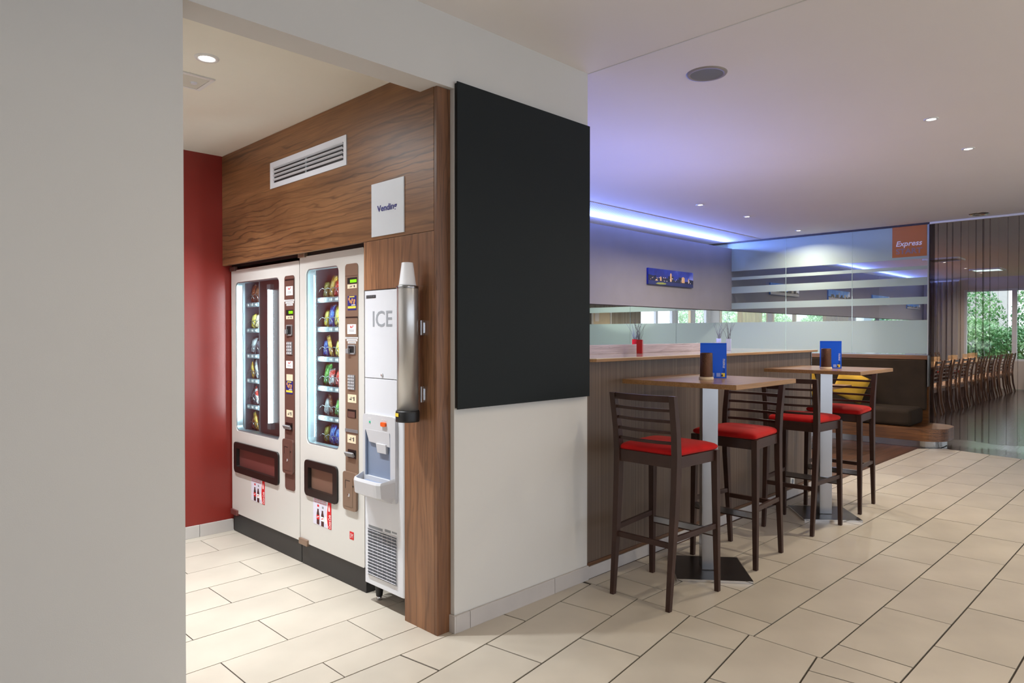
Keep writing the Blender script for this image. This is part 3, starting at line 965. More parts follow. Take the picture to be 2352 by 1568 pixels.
    put('hinge_cap', MB().box(2.006, 2.03, y1 - 0.08, y1 - 0.002, zt - 0.006, zt + 0.024), M_brown if y0 > 3.5 else M_bronze, root, world=True, bevel=0.003)
    # control strip
    s0, s1, sz0, sz1 = strip
    st = plate('control_strip', F, [rr(-s1, -s0, sz0, sz1, 0.02)], -0.002, 0.004, strip_m, root, bevel=0.001)
    G = FX(2.016)
    def lab(nm, a, b, c0, c1, m, th=0.0015, z=0.0):
        return put(nm, MB().box(-b, -a, c0, c1, z, z + th, G), m, st, world=True)
    return root, st, G, lab

# machine nearest the red wall
R1, ST1, G1, lab1 = vending('vending_machine', 'white vending machine with a tall lit tube in its window, next to the red wall', 3.806, 4.775,
    (4.066, 4.708, 0.709, 1.732), (4.066, 4.720, 0.424, 0.633), M_flap1, (3.864, 3.988, 0.42, 1.733), M_brown,
    [1.590, 1.4115, 1.234, 1.0616, 0.880, 0.700], 'panel', None, 0)
R2, ST2, G2, lab2 = vending('vending_machine', 'white vending machine with a narrow window, between the other machine and the ice dispenser', 3.109, 3.803,
    (3.363, 3.726, 0.730, 1.758), (3.370, 3.733, 0.427, 0.637), M_flap2, (3.165, 3.290, 0.62, 1.756), M_bronze,
    [1.590, 1.4150, 1.238, 1.0626, 0.886, 0.714], 'side', None, 0)

def print_lines(lab, nm, a, b, c0, c1, n, m):
    for k in range(n):
        z = c1 - (k + 0.5) * (c1 - c0) / n
        ind = 0.12 * (b - a) * (k % 2)
        lab(nm, a + ind, b - ind, z - 0.0013, z + 0.0013, m, 0.0008, 0.0016)

def sticker(lab, a, b, c0, c1, zo=0.0):
    lab('sticker', a, b, c0, c1, M_paper, 0.0015, zo)
    w = b - a; h = c1 - c0
    for dy, dz, ww, hh in ((0.62, 0.62, 0.05, 0.24), (0.52, 0.70, 0.10, 0.06), (0.50, 0.58, 0.05, 0.22), (0.40, 0.66, 0.08, 0.10), (0.32, 0.72, 0.06, 0.20)):
        lab('sticker_mark', a + w * dy, a + w * (dy + ww), c0 + h * dz, c0 + h * (dz + hh), M_redprint, 0.0006, 0.0016 + zo)
    for k in range(2):
        lab('sticker_mark', a + w * 0.2, a + w * 0.8, c0 + h * (0.26 + 0.13 * k), c0 + h * (0.30 + 0.13 * k), M_greyprint, 0.0006, 0.0016 + zo)

def blue_ad(lab, a, b, c0, c1):
    lab('sticker', a, b, c0, c1, M_blueprint)
    w = b - a; h = c1 - c0
    lab('sticker_band', a + w * .03, b - w * .03, c0 + h * .12, c0 + h * .28, M_yellowprint, 0.0006, 0.0016)
    lab('sticker_band', a + w * .2, b - w * .2, c0 + h * .90, c0 + h * .97, M_yellowprint, 0.0006, 0.0016)
    for u, v in ((.2, .66), (.45, .72), (.7, .62), (.25, .5), (.55, .55), (.82, .78)):
        lab('sticker_coin', a + w * (u - .09), a + w * (u + .09), c0 + h * (v - .09), c0 + h * (v + .09), M_tanprint, 0.0006, 0.0016)
    lab('sticker_band', a + w * .1, a + w * .55, c0 + h * .33, c0 + h * .38, M_whiteprint, 0.0006, 0.0016)

def keypad(lab, a, b, c0, c1, nx, nz):
    lab('keypad', a, b, c0, c1, M_keys, 0.004)
    for i in range(nx):
        for j in range(nz):
            dy = (b - a) / nx; dz = (c1 - c0) / nz
            lab('key', a + dy * (i + .2), a + dy * (i + .8), c0 + dz * (j + .2), c0 + dz * (j + .75), M_icegrey, 0.003, 0.004)

def lcd(lab, a, b, c0, c1, la, lb, l0, l1):
    lab('display', a, b, c0, c1, M_black, 0.002)
    lab('display_screen', la, lb, l0, l1, M_lcd, 0.0008, 0.002)

def pict(lab, a, b, c0, c1):
    lab('sticker', a, b, c0, c1, M_cream)
    w = b - a; h = c1 - c0
    for u0, u1, v0, v1 in ((.62, .80, .35, .45), (.55, .62, .3, .7), (.2, .3, .25, .75), (.34, .44, .55, .65)):
        lab('sticker_mark', a + w * u0, a + w * u1, c0 + h * v0, c0 + h * v1, M_darkprint, 0.0006, 0.0016)

def coin_unit(lab, G, st, a, b, c0, c1):
    lab('coin_slot', a, b, c0, c1, M_black, 0.003)
    o = plate('slot_rim', G, [rrect(-b - .003, -a + .003, c0 - .003, c1 + .003, .008), rrect(-b + .004, -a - .004, c0 + .005, c1 - .005, .005)], 0.0, 0.006, M_keys, st)
    put('coin_guide', MB().box(-b - 0.004, -b + 0.022, (c0 + c1) / 2 - 0.022, (c0 + c1) / 2 + 0.004, 0.004, 0.018, G), M_keys, st, world=True, bevel=0.002)

def coin_return(lab, G, st, a, b, c0, c1):
    lab('coin_return', a, b, c0, c1, M_steel_dk, 0.004)
    Mx = G @ Matrix.Translation((-(a + b) / 2, (c0 + c1) / 2, 0.008)) @ Matrix.Rotation(math.radians(25), 4, 'X')
    put('return_flap', MB().box(-(b - a) * .62, (b - a) * .45, -0.012, 0.012, 0, 0.012, Mx), M_keys, st, world=True, bevel=0.002)

def lockbox(G, st, a, b, c0, c1, m, tall):
    pl = plate('lock_cover', G, [rrect(-b, -a, c0, c1, 0.018)], 0.0, 0.012, m, st, bevel=0.003)
    put('lock_recess', MB().box(-b + .025, -a - .03, c0 + .02, c1 - .03, 0.012, 0.014, G), m, pl, world=True, bevel=0.001)
    put('lock_slot', MB().box(-b + .03, -a - .055, c1 - .048, c1 - .045, 0.0125, 0.0148, G).box(-a - .03, -a - .022, c1 - .075, c1 - .068, 0.0125, 0.0148, G).box(-b + .03, -b + .033, c1 - .09, c1 - .045, 0.0125, 0.0148, G), M_black, pl, world=True)
    put('lock_cylinder', MB().lathe([(0.001, 0.019), (0.006, 0.019), (0.009, 0.016), (0.010, 0.012)], 16, G @ Matrix.Translation((-(a + b) / 2, c0 + (c1 - c0) * tall, 0))), M_chrome, pl, world=True, smooth=True)

# strip of the machine by the red wall
plate('strip_door', G1, [rrect(-3.972, -3.866, 1.588, 1.702, 0.003)], 0.0, 0.003, M_brown, ST1, bevel=0.001)
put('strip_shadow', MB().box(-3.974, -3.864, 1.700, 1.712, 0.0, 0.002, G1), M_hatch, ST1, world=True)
sticker(lab1, 3.872, 3.958, 1.612, 1.667, 0.003)
for k, (a, b) in enumerate(((3.862, 3.985), (3.868, 3.97), (3.879, 3.958))):
    lab1('paper_strip', a, b, 1.576 - k * 0.0135, 1.587 - k * 0.0135, M_paper)
    print_lines(lab1, 'paper_print', a + .006, b - .006, 1.578 - k * 0.0135, 1.585 - k * 0.0135, 1, M_greyprint)
lcd(lab1, 3.876, 3.964, 1.491, 1.524, 3.877, 3.929, 1.500, 1.517)
pict(lab1, 3.876, 3.964, 1.467, 1.488)
coin_unit(lab1, G1, ST1, 3.889, 3.954, 1.369, 1.430)
keypad(lab1, 3.888, 3.955, 1.250, 1.329, 3, 4)
sticker(lab1, 3.882, 3.966, 1.167, 1.212)
lab1('sticker', 3.883, 3.962, 1.091, 1.130, M_cream)
blue_ad(lab1, 3.883, 3.967, 1.010, 1.088)
pict(lab1, 3.884, 3.963, 0.869, 0.911)
coin_return(lab1, G1, ST1, 3.890, 3.968, 0.785, 0.833)
lockbox(G1, ST1, 3.868, 3.998, 0.522, 0.732, M_brown, 0.40)
# strip of the other machine
put('strip_groove', MB().box(-3.288, -3.167, 1.690, 1.692, 0.0, 0.001, G2), M_brown, ST2, world=True)
lcd(lab2, 3.172, 3.264, 1.648, 1.680, 3.173, 3.236, 1.653, 1.669)
pict(lab2, 3.172, 3.264, 1.622, 1.644)
blue_ad(lab2, 3.178, 3.262, 1.505, 1.582)
plate('strip_door', G2, [rrect(-3.279, -3.166, 1.362, 1.462, 0.003)], 0.0, 0.003, M_bronze, ST2, bevel=0.001)
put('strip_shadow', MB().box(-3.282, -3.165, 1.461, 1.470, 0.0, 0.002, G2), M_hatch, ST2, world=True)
sticker(lab2, 3.176, 3.262, 1.376, 1.429, 0.003)
for k, (a, b) in enumerate(((3.163, 3.285), (3.168, 3.272), (3.182, 3.262))):
    lab2('paper_strip', a, b, 1.350 - k * 0.0125, 1.360 - k * 0.0125, M_paper)
    print_lines(lab2, 'paper_print', a + .006, b - .006, 1.351 - k * 0.0125, 1.359 - k * 0.0125, 1, M_greyprint)
coin_unit(lab2, G2, ST2, 3.190, 3.256, 1.270, 1.316)
keypad(lab2, 3.194, 3.259, 1.075, 1.156, 4, 5)
pict(lab2, 3.180, 3.264, 1.006, 1.050)
lab2('bill_slot', 3.184, 3.267, 0.925, 0.969, M_hatch, 0.002)
lab2('bill_flap', 3.190, 3.260, 0.927, 0.958, M_brown, 0.002, 0.002)
lab2('note_guide', 3.168, 3.288, 0.845, 0.862, M_alu, 0.004)
pict(lab2, 3.185, 3.268, 0.787, 0.831)
coin_return(lab2, G2, ST2, 3.185, 3.262, 0.706, 0.752)
lockbox(G2, ST2, 3.170, 3.300, 0.423, 0.630, M_bronze, 0.40)

# posters under the hatches: German drinks advert with two cola bottles
def poster(root, y0, y1, z0, z1):
    F = FX(2.0195)
    w = y1 - y0; h = z1 - z0
    X = lambda u: -y1 + u * w
    Z = lambda v: z0 + v * h
    p = put('poster', MB().box(X(0), X(1), Z(0), Z(1), 0.0, 0.0008, F), M_lavender, root, world=True)
    pr = lambda nm, poly, m, l=0.001: plate(nm, F, [[(X(a), Z(b)) for a, b in poly]], 0.0008, l, m, p)
    n = 10
    wave = [(0.76 + 0.03 * math.sin(2.2 + 5.5 * k / n), k / n) for k in range(n + 1)]
    pr('poster_white_band', wave + [(1.0, 1.0), (1.0, 0.0)], M_whiteprint, 0.0011)
    pr('poster_red_band', [(a + 0.035, b) for a, b in wave] + [(1.0, 1.0), (1.0, 0.0)], M_redprint, 0.0014)
    lettering('poster_text', 'HOL DIR DIE COKE', F, X(.05), X(.72), Z(.90), Z(.96), M_redprint, p, 0.0012)
    lettering('poster_text', 'F\u00dcR UNTERWEGS!', F, X(.05), X(.72), Z(.81), Z(.885), M_redprint, p, 0.0012)
    def bot(cx_, z0_, s):
        prof = [(0.055, 0), (0.075, .02), (0.072, .17), (0.082, .30), (0.068, .42), (0.05, .48), (0.038, .54), (0.042, .55), (0.042, .58)]
        return [(cx_ - a * s, z0_ + b * s) for a, b in prof] + [(cx_ + a * s, z0_ + b * s) for a, b in prof[::-1]]
    for cx_, zz, lm in ((0.27, 0.02, M_redprint), (0.52, 0.0, M_whiteprint)):
        pr('poster_bottle', bot(cx_, zz, 1.0), M_cola, 0.0012)
        pr('poster_bottle_label', [(cx_ - .08, zz + .19), (cx_ + .08, zz + .19), (cx_ + .08, zz + .35), (cx_ - .08, zz + .35)], lm, 0.0014)
        pr('poster_bottle_mark', [(cx_ - .06, zz + .24), (cx_ + .05, zz + .29), (cx_ + .05, zz + .32), (cx_ - .06, zz + .27)], M_whiteprint if lm is M_redprint else M_redprint, 0.0016)
    pr('poster_mark', [(.23, .68), (.33, .68), (.33, .76), (.23, .76)], M_redprint, 0.0012)
    pr('poster_mark', [(.50, .66), (.58, .66), (.58, .74), (.50, .74)], M_greyprint, 0.0012)
    pr('poster_badge', [(.69 + .075 * math.cos(a), .27 + .13 * math.sin(a)) for a in [2 * PI * k / 14 for k in range(14)]], M_whiteprint, 0.0012)
    pr('poster_small_bottle', [(.885 + (a - .5) * .0 + q, .64 + r) for a, q, r in [(0, -.035, 0), (0, .035, 0), (0, .035, .11), (0, .012, .18), (0, .012, .23), (0, -.012, .23), (0, -.012, .18), (0, -.035, .11)]], M_whiteprint, 0.0017)
    lettering('poster_text', 'Coca-Cola', F, X(.85), X(.97), Z(.03), Z(.52), M_whiteprint, p, 0.0017, shear=0.2, bold=0.01, rot=True)
poster(R1, 4.270, 4.468, 0.268, 0.424)
poster(R2, 3.445, 3.647, 0.272, 0.427)
put('maker_badge', MB().box(-3.255, -3.215, 0.262, 0.304, 0.0, 0.001, FX(2.0195)), M_redprint, R2, world=True)
lettering('maker_text', 'SM', FX(2.0185), -3.250, -3.221, 0.271, 0.295, M_whiteprint, R2, bold=-0.01, shear=0.15)

# snacks: every packet its own thing
ORD = ['top', 'second', 'third', 'fourth', 'fifth', 'bottom']
A1 = [[('tall bag', 'rust'), ('tall bag', 'brown')], [('small bag', 'yellow'), ('small bag', 'cream')], [('wide bag', 'silver'), ('small bag', 'dark')],
      [('slim bar', 'golden'), ('slim bar', 'silver')], [('small bag', 'dark'), ('slim bar', 'white')], [('small bag', 'rust'), ('slim bar', 'golden')]]
SH1 = [1.590, 1.4115, 1.234, 1.0616, 0.880, 0.700]
for k, row in enumerate(A1):
    for j, (shp, tn) in enumerate(row):
        snack(shp, tn, 4.712 - 0.062 * j, SH1[k] + 0.004, 2.150, 8 if shp != 'slim bar' else 4, '%s snack %s, %s on %s shelf of machine by red wall' % (tn, 'bar' if shp == 'slim bar' else 'packet', ['left end', 'second along'][j], ORD[k]),
              lean=(-22 if shp == 'slim bar' else random.uniform(-5, 5)), twist=random.uniform(-12, 12), group='snacks in the machine by the red wall')
A2 = [[('small bag', 'olive'), ('tall bag', 'golden'), ('small bag', 'red')], [('small bag', 'yellow'), ('tall bag', 'blue'), ('tall bag', 'yellow')], [('small bag', 'blue'), ('slim bar', 'golden'), ('small bag', 'yellow')],
      [('tall bag', 'green'), ('small bag', 'white'), ('small bag', 'red')], [('small bag', 'silver'), ('slim bar', 'brown'), ('small bag', 'green')], [('small bag', 'olive'), ('wide bag', 'blue'), ('small bag', 'blue')]]
SH2 = [1.590, 1.4150, 1.238, 1.0626, 0.886, 0.714]
for k, row in enumerate(A2):
    for j, (shp, tn) in enumerate(row):
        snack(shp, tn, 3.728 - 0.064 * j, SH2[k] + 0.004, 2.155, 8 if shp != 'slim bar' else 4, '%s snack %s, %s on %s shelf of machine by ice dispenser' % (tn, 'bar' if shp == 'slim bar' else 'packet', ['left', 'middle', 'right'][j], ORD[k]),
              lean=(-20 if shp == 'slim bar' else random.uniform(-6, 6)), twist=random.uniform(-12, 12), group='snacks in the machine by the ice dispenser')

# ------------------------------------------------------------------ ice dispenser
ICE = thing('ice_dispenser', 'tall white ice dispenser with an orange push button, beside the vending machines', 'ice machine', (2.2, 2.857, 0))
FI = FX(1.965)
def rbox(nm, x0, x1, y0, y1, z0, z1, m, r=0.018, parent=ICE, seg=4):
    """upright cabinet with rounded front corners"""
    pts = []
    for cx_, cy_, a in ((x0 + r, y0 + r, 180), (x1 - .002, y0 + .002, 270), (x1 - .002, y1 - .002, 0), (x0 + r, y1 - r, 90)):
        rr_ = r if cx_ == x0 + r else .002
        for k in range(seg + 1):
            t_ = math.radians(a + 90 * k / seg)
            pts.append((cx_ + rr_ * math.cos(t_), cy_ + rr_ * math.sin(t_)))
    return put(nm, MB().prism(pts, z0, z1), m, parent, world=True, bevel=0.002)
rbox('upper_cover', 1.965, 2.55, 2.684, 3.032, 1.1545, 1.595, M_icewhite)
rbox('cabinet', 1.965, 2.55, 2.684, 3.032, 0.102, 1.1515, M_icewhite)
put('badge', MB().box(-3.004, -2.920, 1.558, 1.573, 0.0, 0.0015, FI), M_black, ICE, world=True)
lettering('badge_text', 'HOSHIZAKI', FX(1.9632), -3.000, -2.924, 1.5615, 1.5695, M_greyprint, ICE)
lettering('ice_text', 'ICE', FX(1.9647), -2.947, -2.779, 1.412, 1.492, mat('ice_grey_print', S(150, 154, 160), 0.5, var=0.01), ICE, bold=0.01)
put('lock', MB().lathe([(0.001, 0.006), (0.005, 0.006), (0.008, 0.004), (0.009, 0.0)], 16, FI @ Matrix.Translation((-2.864, 1.172, 0))), M_chrome, ICE, world=True, smooth=True)
# spout housing with the cavity
hous = plate('spout_housing', FI, [rrect(-3.016, -2.735, 0.556, 0.972, 0.02), [(-2.996, 0.660)] + [(-2.776, 0.660)] + rrect(-2.996, -2.776, 0.70, 0.895, 0.015)[0:6] + rrect(-2.996, -2.776, 0.70, 0.895, 0.015)[6:12]], 0.0, 0.016, M_icegrey, ICE, bevel=0.003)
put('cavity', MB().box(-2.998, -2.774, 0.655, 0.897, 0.0005, 0.0025, FI), M_icecav, hous, world=True)
put('cavity_side', MB().box(-2.998, -2.990, 0.655, 0.897, 0.002, 0.014, FI).box(-2.782, -2.774, 0.655, 0.897, 0.002, 0.014, FI), M_icecav, hous, world=True)
hood = MB()
hood.add([(-2.990, 0.895, 0.004), (-2.782, 0.895, 0.004), (-2.782, 0.895, 0.017), (-2.990, 0.895, 0.017), (-2.965, 0.832, 0.002), (-2.782, 0.820, 0.002), (-2.782, 0.820, 0.013), (-2.965, 0.832, 0.013)],
         [(0, 1, 2, 3), (4, 7, 6, 5), (3, 2, 6, 7), (0, 3, 7, 4), (1, 5, 6, 2), (0, 4, 5, 1)], FI)
put('spout_hood', hood, M_icegrey, hous, world=True, bevel=0.002)
put('spout', MB().add([(-2.895, 0.832, 0.002), (-2.810, 0.832, 0.002), (-2.810, 0.832, 0.02), (-2.895, 0.832, 0.02), (-2.888, 0.785, 0.002), (-2.812, 0.785, 0.002), (-2.812, 0.785, 0.016), (-2.888, 0.785, 0.016)],
    [(0, 1, 2, 3), (4, 7, 6, 5), (3, 2, 6, 7), (0, 3, 7, 4), (1, 5, 6, 2), (0, 4, 5, 1)], FI), M_icegrey, hous, world=True, bevel=0.002)
# tray: lip that sticks out below the cavity
ny = 12
rings = []
for k in range(ny + 1):
    u = k / ny * 2 - 1
    e = (1 - abs(u) ** 6)
    pr_ = 0.016 + 0.082 * max(0.0, 1 - abs(u) ** 7) ** 0.5
    rise = 0.05 * max(0.0, abs(u) - 0.86) / 0.14
    x_ = -2.876 + u * 0.1395
    rings.append([(x_, 0.552 + 0.004 * (1 - e), 0.0), (x_, 0.552, 0.012 + 0.012 * e), (x_, 0.585, pr_ * 0.93), (x_, 0.648 + rise * .2, pr_), (x_, 0.660 + rise * .2, pr_ - 0.005), (x_, 0.660 + rise * .4, pr_ - 0.013), (x_, 0.640, max(0.004, pr_ - 0.018)), (x_, 0.628, 0.004), (x_, 0.662, 0.0)])
put('drip_tray', MB().loft(rings, True, True, FI), M_icegrey, hous, world=True, smooth=False, bevel=0.002)
put('tray_grid', MB().box(-2.985, -2.770, 0.632, 0.640, 0.004, 0.075, FI), M_icecav, hous, world=True)
b_ = plate('push_button', FI, [rrect(-2.846, -2.806, 0.921, 0.942, 0.007)], 0.016, 0.026, M_orange, hous, bevel=0.003)
lettering('push_text', 'PUSH', FX(1.9487), -2.846, -2.806, 0.948, 0.957, M_whiteprint, hous)
lettering('power_text', 'POWER', FX(1.9487), -2.965, -2.940, 0.950, 0.954, M_whiteprint, hous)
put('power_led', MB().lathe([(0.001, 0.019), (0.005, 0.019), (0.006, 0.016)], 14, FI @ Matrix.Translation((-2.951, 0.933, 0))), M_led_g, hous, world=True)
# louvred grille
gr = plate('grille', FI, [rrect(-2.994, -2.740, 0.146, 0.390, 0.002), rrect(-2.991, -2.743, 0.150, 0.385, 0.002)], 0.0, 0.003, M_icegrey, ICE)
put('grille_back', MB().box(-2.992, -2.742, 0.148, 0.387, 0.0003, 0.0008, FI), mat('grille_shadow', S(120, 124, 130), 0.6), gr, world=True)
for k in range(15):
    z = 0.156 + k * 0.0158
    Mx = FI @ Matrix.Translation((0, z, 0.004)) @ Matrix.Rotation(math.radians(-32), 4, 'X')
    put('slat', MB().box(-2.990, -2.744, -0.0012, 0.0012, -0.004, 0.006, Mx), M_icewhite, gr, world=True)
for k in range(5):
    xx = -2.990 + (k + 1) * 0.041
    put('grille_rib', MB().box(xx - .0008, xx + .0008, 0.150, 0.385, 0.0008, 0.002, FI), M_icegrey, gr, world=True)
put('warning_label', MB().box(-2.989, -2.865, 0.392, 0.404, 0.0, 0.0006, FI).box(-2.845, -2.795, 0.396, 0.409, 0.0, 0.0006, FI).box(-2.785, -2.745, 0.401, 0.409, 0.0, 0.0006, FI), M_greyprint, ICE, world=True)
for yy_, xx_ in ((2.735, 2.03), (2.99, 2.03), (2.735, 2.48), (2.99, 2.48)):
    lg = put('leg', MB().lathe([(0.024, 0.104), (0.024, 0.085), (0.017, 0.022), (0.016, 0.02)], 16, Matrix.Translation((xx_, yy_, 0))), M_black, ICE, world=True, smooth=True)
    put('foot', MB().lathe([(0.013, 0.02), (0.014, 0.012), (0.014, 0.0)], 16, Matrix.Translation((xx_, yy_, 0))), M_chrome, lg, world=True, smooth=True)

# ------------------------------------------------------------------ cup dispenser on the walnut post
CUP = thing('cup_dispenser', 'upright steel tube cup dispenser on the walnut post beside the ice machine', 'cup dispenser', (1.90, 2.568, 0.974))
Tc = Matrix.Translation((1.90, 2.568, 0))
put('tube', MB().lathe([(0.049, 1.02), (0.0495, 1.02), (0.0495, 1.585), (0.047, 1.592), (0.040, 1.594)], 40, Tc), M_tubesteel, CUP, world=True, smooth=True)
put('collar', MB().lathe([(0.0505, 1.585), (0.0515, 1.588), (0.0515, 1.596), (0.040, 1.598), (0.040, 1.590)], 40, Tc, cap=False), M_steel, CUP, world=True, smooth=True)
put('base_ring', MB().lathe([(0.040, 0.974), (0.054, 0.974), (0.055, 0.980), (0.055, 1.020), (0.052, 1.026), (0.045, 1.026)], 40, Tc), M_black, CUP, world=True, smooth=True)
put('ring_label', MB().box(-0.014, 0.014, -0.008, 0.008, 0.0, 0.001, Tc @ frame((-0.0552, 0.0063, 1.008), (-0.113, -0.994, 0), (0, 0, 1))), M_yellowprint, CUP, world=True)
for z0_, z1_ in ((1.37, 1.44), (1.06, 1.135)):
    put('bracket', MB().box(1.944, 1.966, 2.524, 2.534, z0_, z1_).box(1.960, 1.966, 2.518, 2.540, z0_ + .01, z1_ - .01), M_chrome, CUP, world=True, bevel=0.002)
cup = thing('paper_cup', 'white cup standing upside down on the steel cup dispenser', 'cup', (1.90, 2.568, 1.598))
put('cup_body', MB().lathe([(0.040, 0.0), (0.041, 0.003), (0.039, 0.006), (0.0265, 0.104), (0.025, 0.106), (0.023, 0.103), (0.001, 0.103)], 36), mat('cup_white', S(232, 232, 236), 0.4, var=0.005), cup, smooth=True)

# ------------------------------------------------------------------ bar
BAR = thing('bar_counter', 'long bar counter with pinstriped brown front and wood edged top', 'bar counter', (4.6, 2.8, 0))
put('front_panel', MB().box(3.021, 6.185, 2.416, 2.45, 0.069, 1.217), M_barpanel, BAR, world=True)
put('base_trim', MB().box(3.021, 6.187, 2.408, 2.43, 0.069, 0.088), mat('bar_base_trim', S(96, 62, 34), 0.4, var=0.1), BAR, world=True, bevel=0.002)
put('carcass', MB().box(3.021, 6.185, 2.45, 3.20, 0.0, 1.217), M_barpanel, BAR, world=True)
put('end_strip', MB().box(6.185, 6.197, 2.410, 2.44, 0.0, 1.217), M_steel, BAR, world=True)
poly = [(3.021, 2.43), (3.06, 2.375), (6.24, 2.375), (6.24, 3.22), (3.021, 3.22)]
put('bar_top', MB().prism(poly, 1.219, 1.236), M_table_edge, BAR, world=True, bevel=0.001)
put('top_surface', MB().prism([(3.022, 2.433), (3.062, 2.379), (6.236, 2.379), (6.236, 3.216), (3.022, 3.216)], 1.236, 1.2385), M_bartop, BAR, world=True)
put('upstand', MB().box(3.022, 5.52, 2.87, 2.90, 1.2385, 1.302), M_upstand, BAR, world=True, bevel=0.002)
sk = thing('power_socket', 'white wall socket low on the bar front behind the stools', 'socket', (5.79, 2.416, 0.13))
put('socket_plate', curve_mesh('socket_plate', [rrect(-0.04, 0.04, -0.04, 0.04, 0.006)], 0, 0.009), M_socket, sk)
sk.children[0].matrix_local = frame((0, 0, 0), (1, 0, 0), (0, 0, 1))
put('socket_well', MB().lathe([(0.001, 0.0093), (0.017, 0.0093), (0.019, 0.0105), (0.021, 0.0095)], 20, frame((0, 0, 0), (1, 0, 0), (0, 0, 1))), M_greyprint, sk)

def vase(x_, y_, z_, m, label, seed, h=0.098, twigs=9, hgt=0.17):
    rs = random.Random(seed)
    t = thing('vase', label, 'vase', (x_, y_, z_))
    b = MB()
    for r0, r1, z0_, z1_ in ((0.0205, 0.0205, 0, h),):
        b.bar([(0, 0, z0_, 2 * r0, 2 * r0), (0, 0, z1_, 2 * r1, 2 * r1)], Matrix.Rotation(AZ - 0.35, 4, 'Z'))
    put('vase_body', b, m, t, bevel=0.002)
    for k in range(twigs):
        a = rs.uniform(0, 2 * PI)
        s_ = rs.uniform(0.25, 1.0)
        pts, px_, py_, pz_ = [], 0.008 * math.cos(a), 0.008 * math.sin(a), h - 0.02
        for q in range(7):
            pts.append((px_, py_, pz_))
            px_ += math.cos(a) * 0.011 * s_ * (q + 1) / 3 + rs.uniform(-.005, .005)
            py_ += math.sin(a) * 0.011 * s_ * (q + 1) / 3 + rs.uniform(-.005, .005)
            pz_ += hgt / 6 * rs.uniform(.7, 1.1)
        put('twig', MB().tube(pts, [0.0018 - 0.0002 * q for q in range(7)], 4), M_twig, t)
    return t
vase(4.09, 2.79, 1.2386, M_redvase, 'red square vase with dark twigs on the near side of the bar top', 3)
vase(4.38, 3.03, 1.2386, M_redvase, 'red square vase half hidden behind the bar upstand', 4)
vase(5.30, 2.74, 1.2386, M_whitevase, 'pale lilac vase with twigs at the right of the blue menu card', 5)
vase(5.66, 3.02, 1.2386, M_whitevase, 'pale lilac vase just left of the other, at the back of the bar', 6)
vase(3.30, 2.95, 1.2386, M_whitevase, 'vase of twigs hidden behind the black board edge', 11)

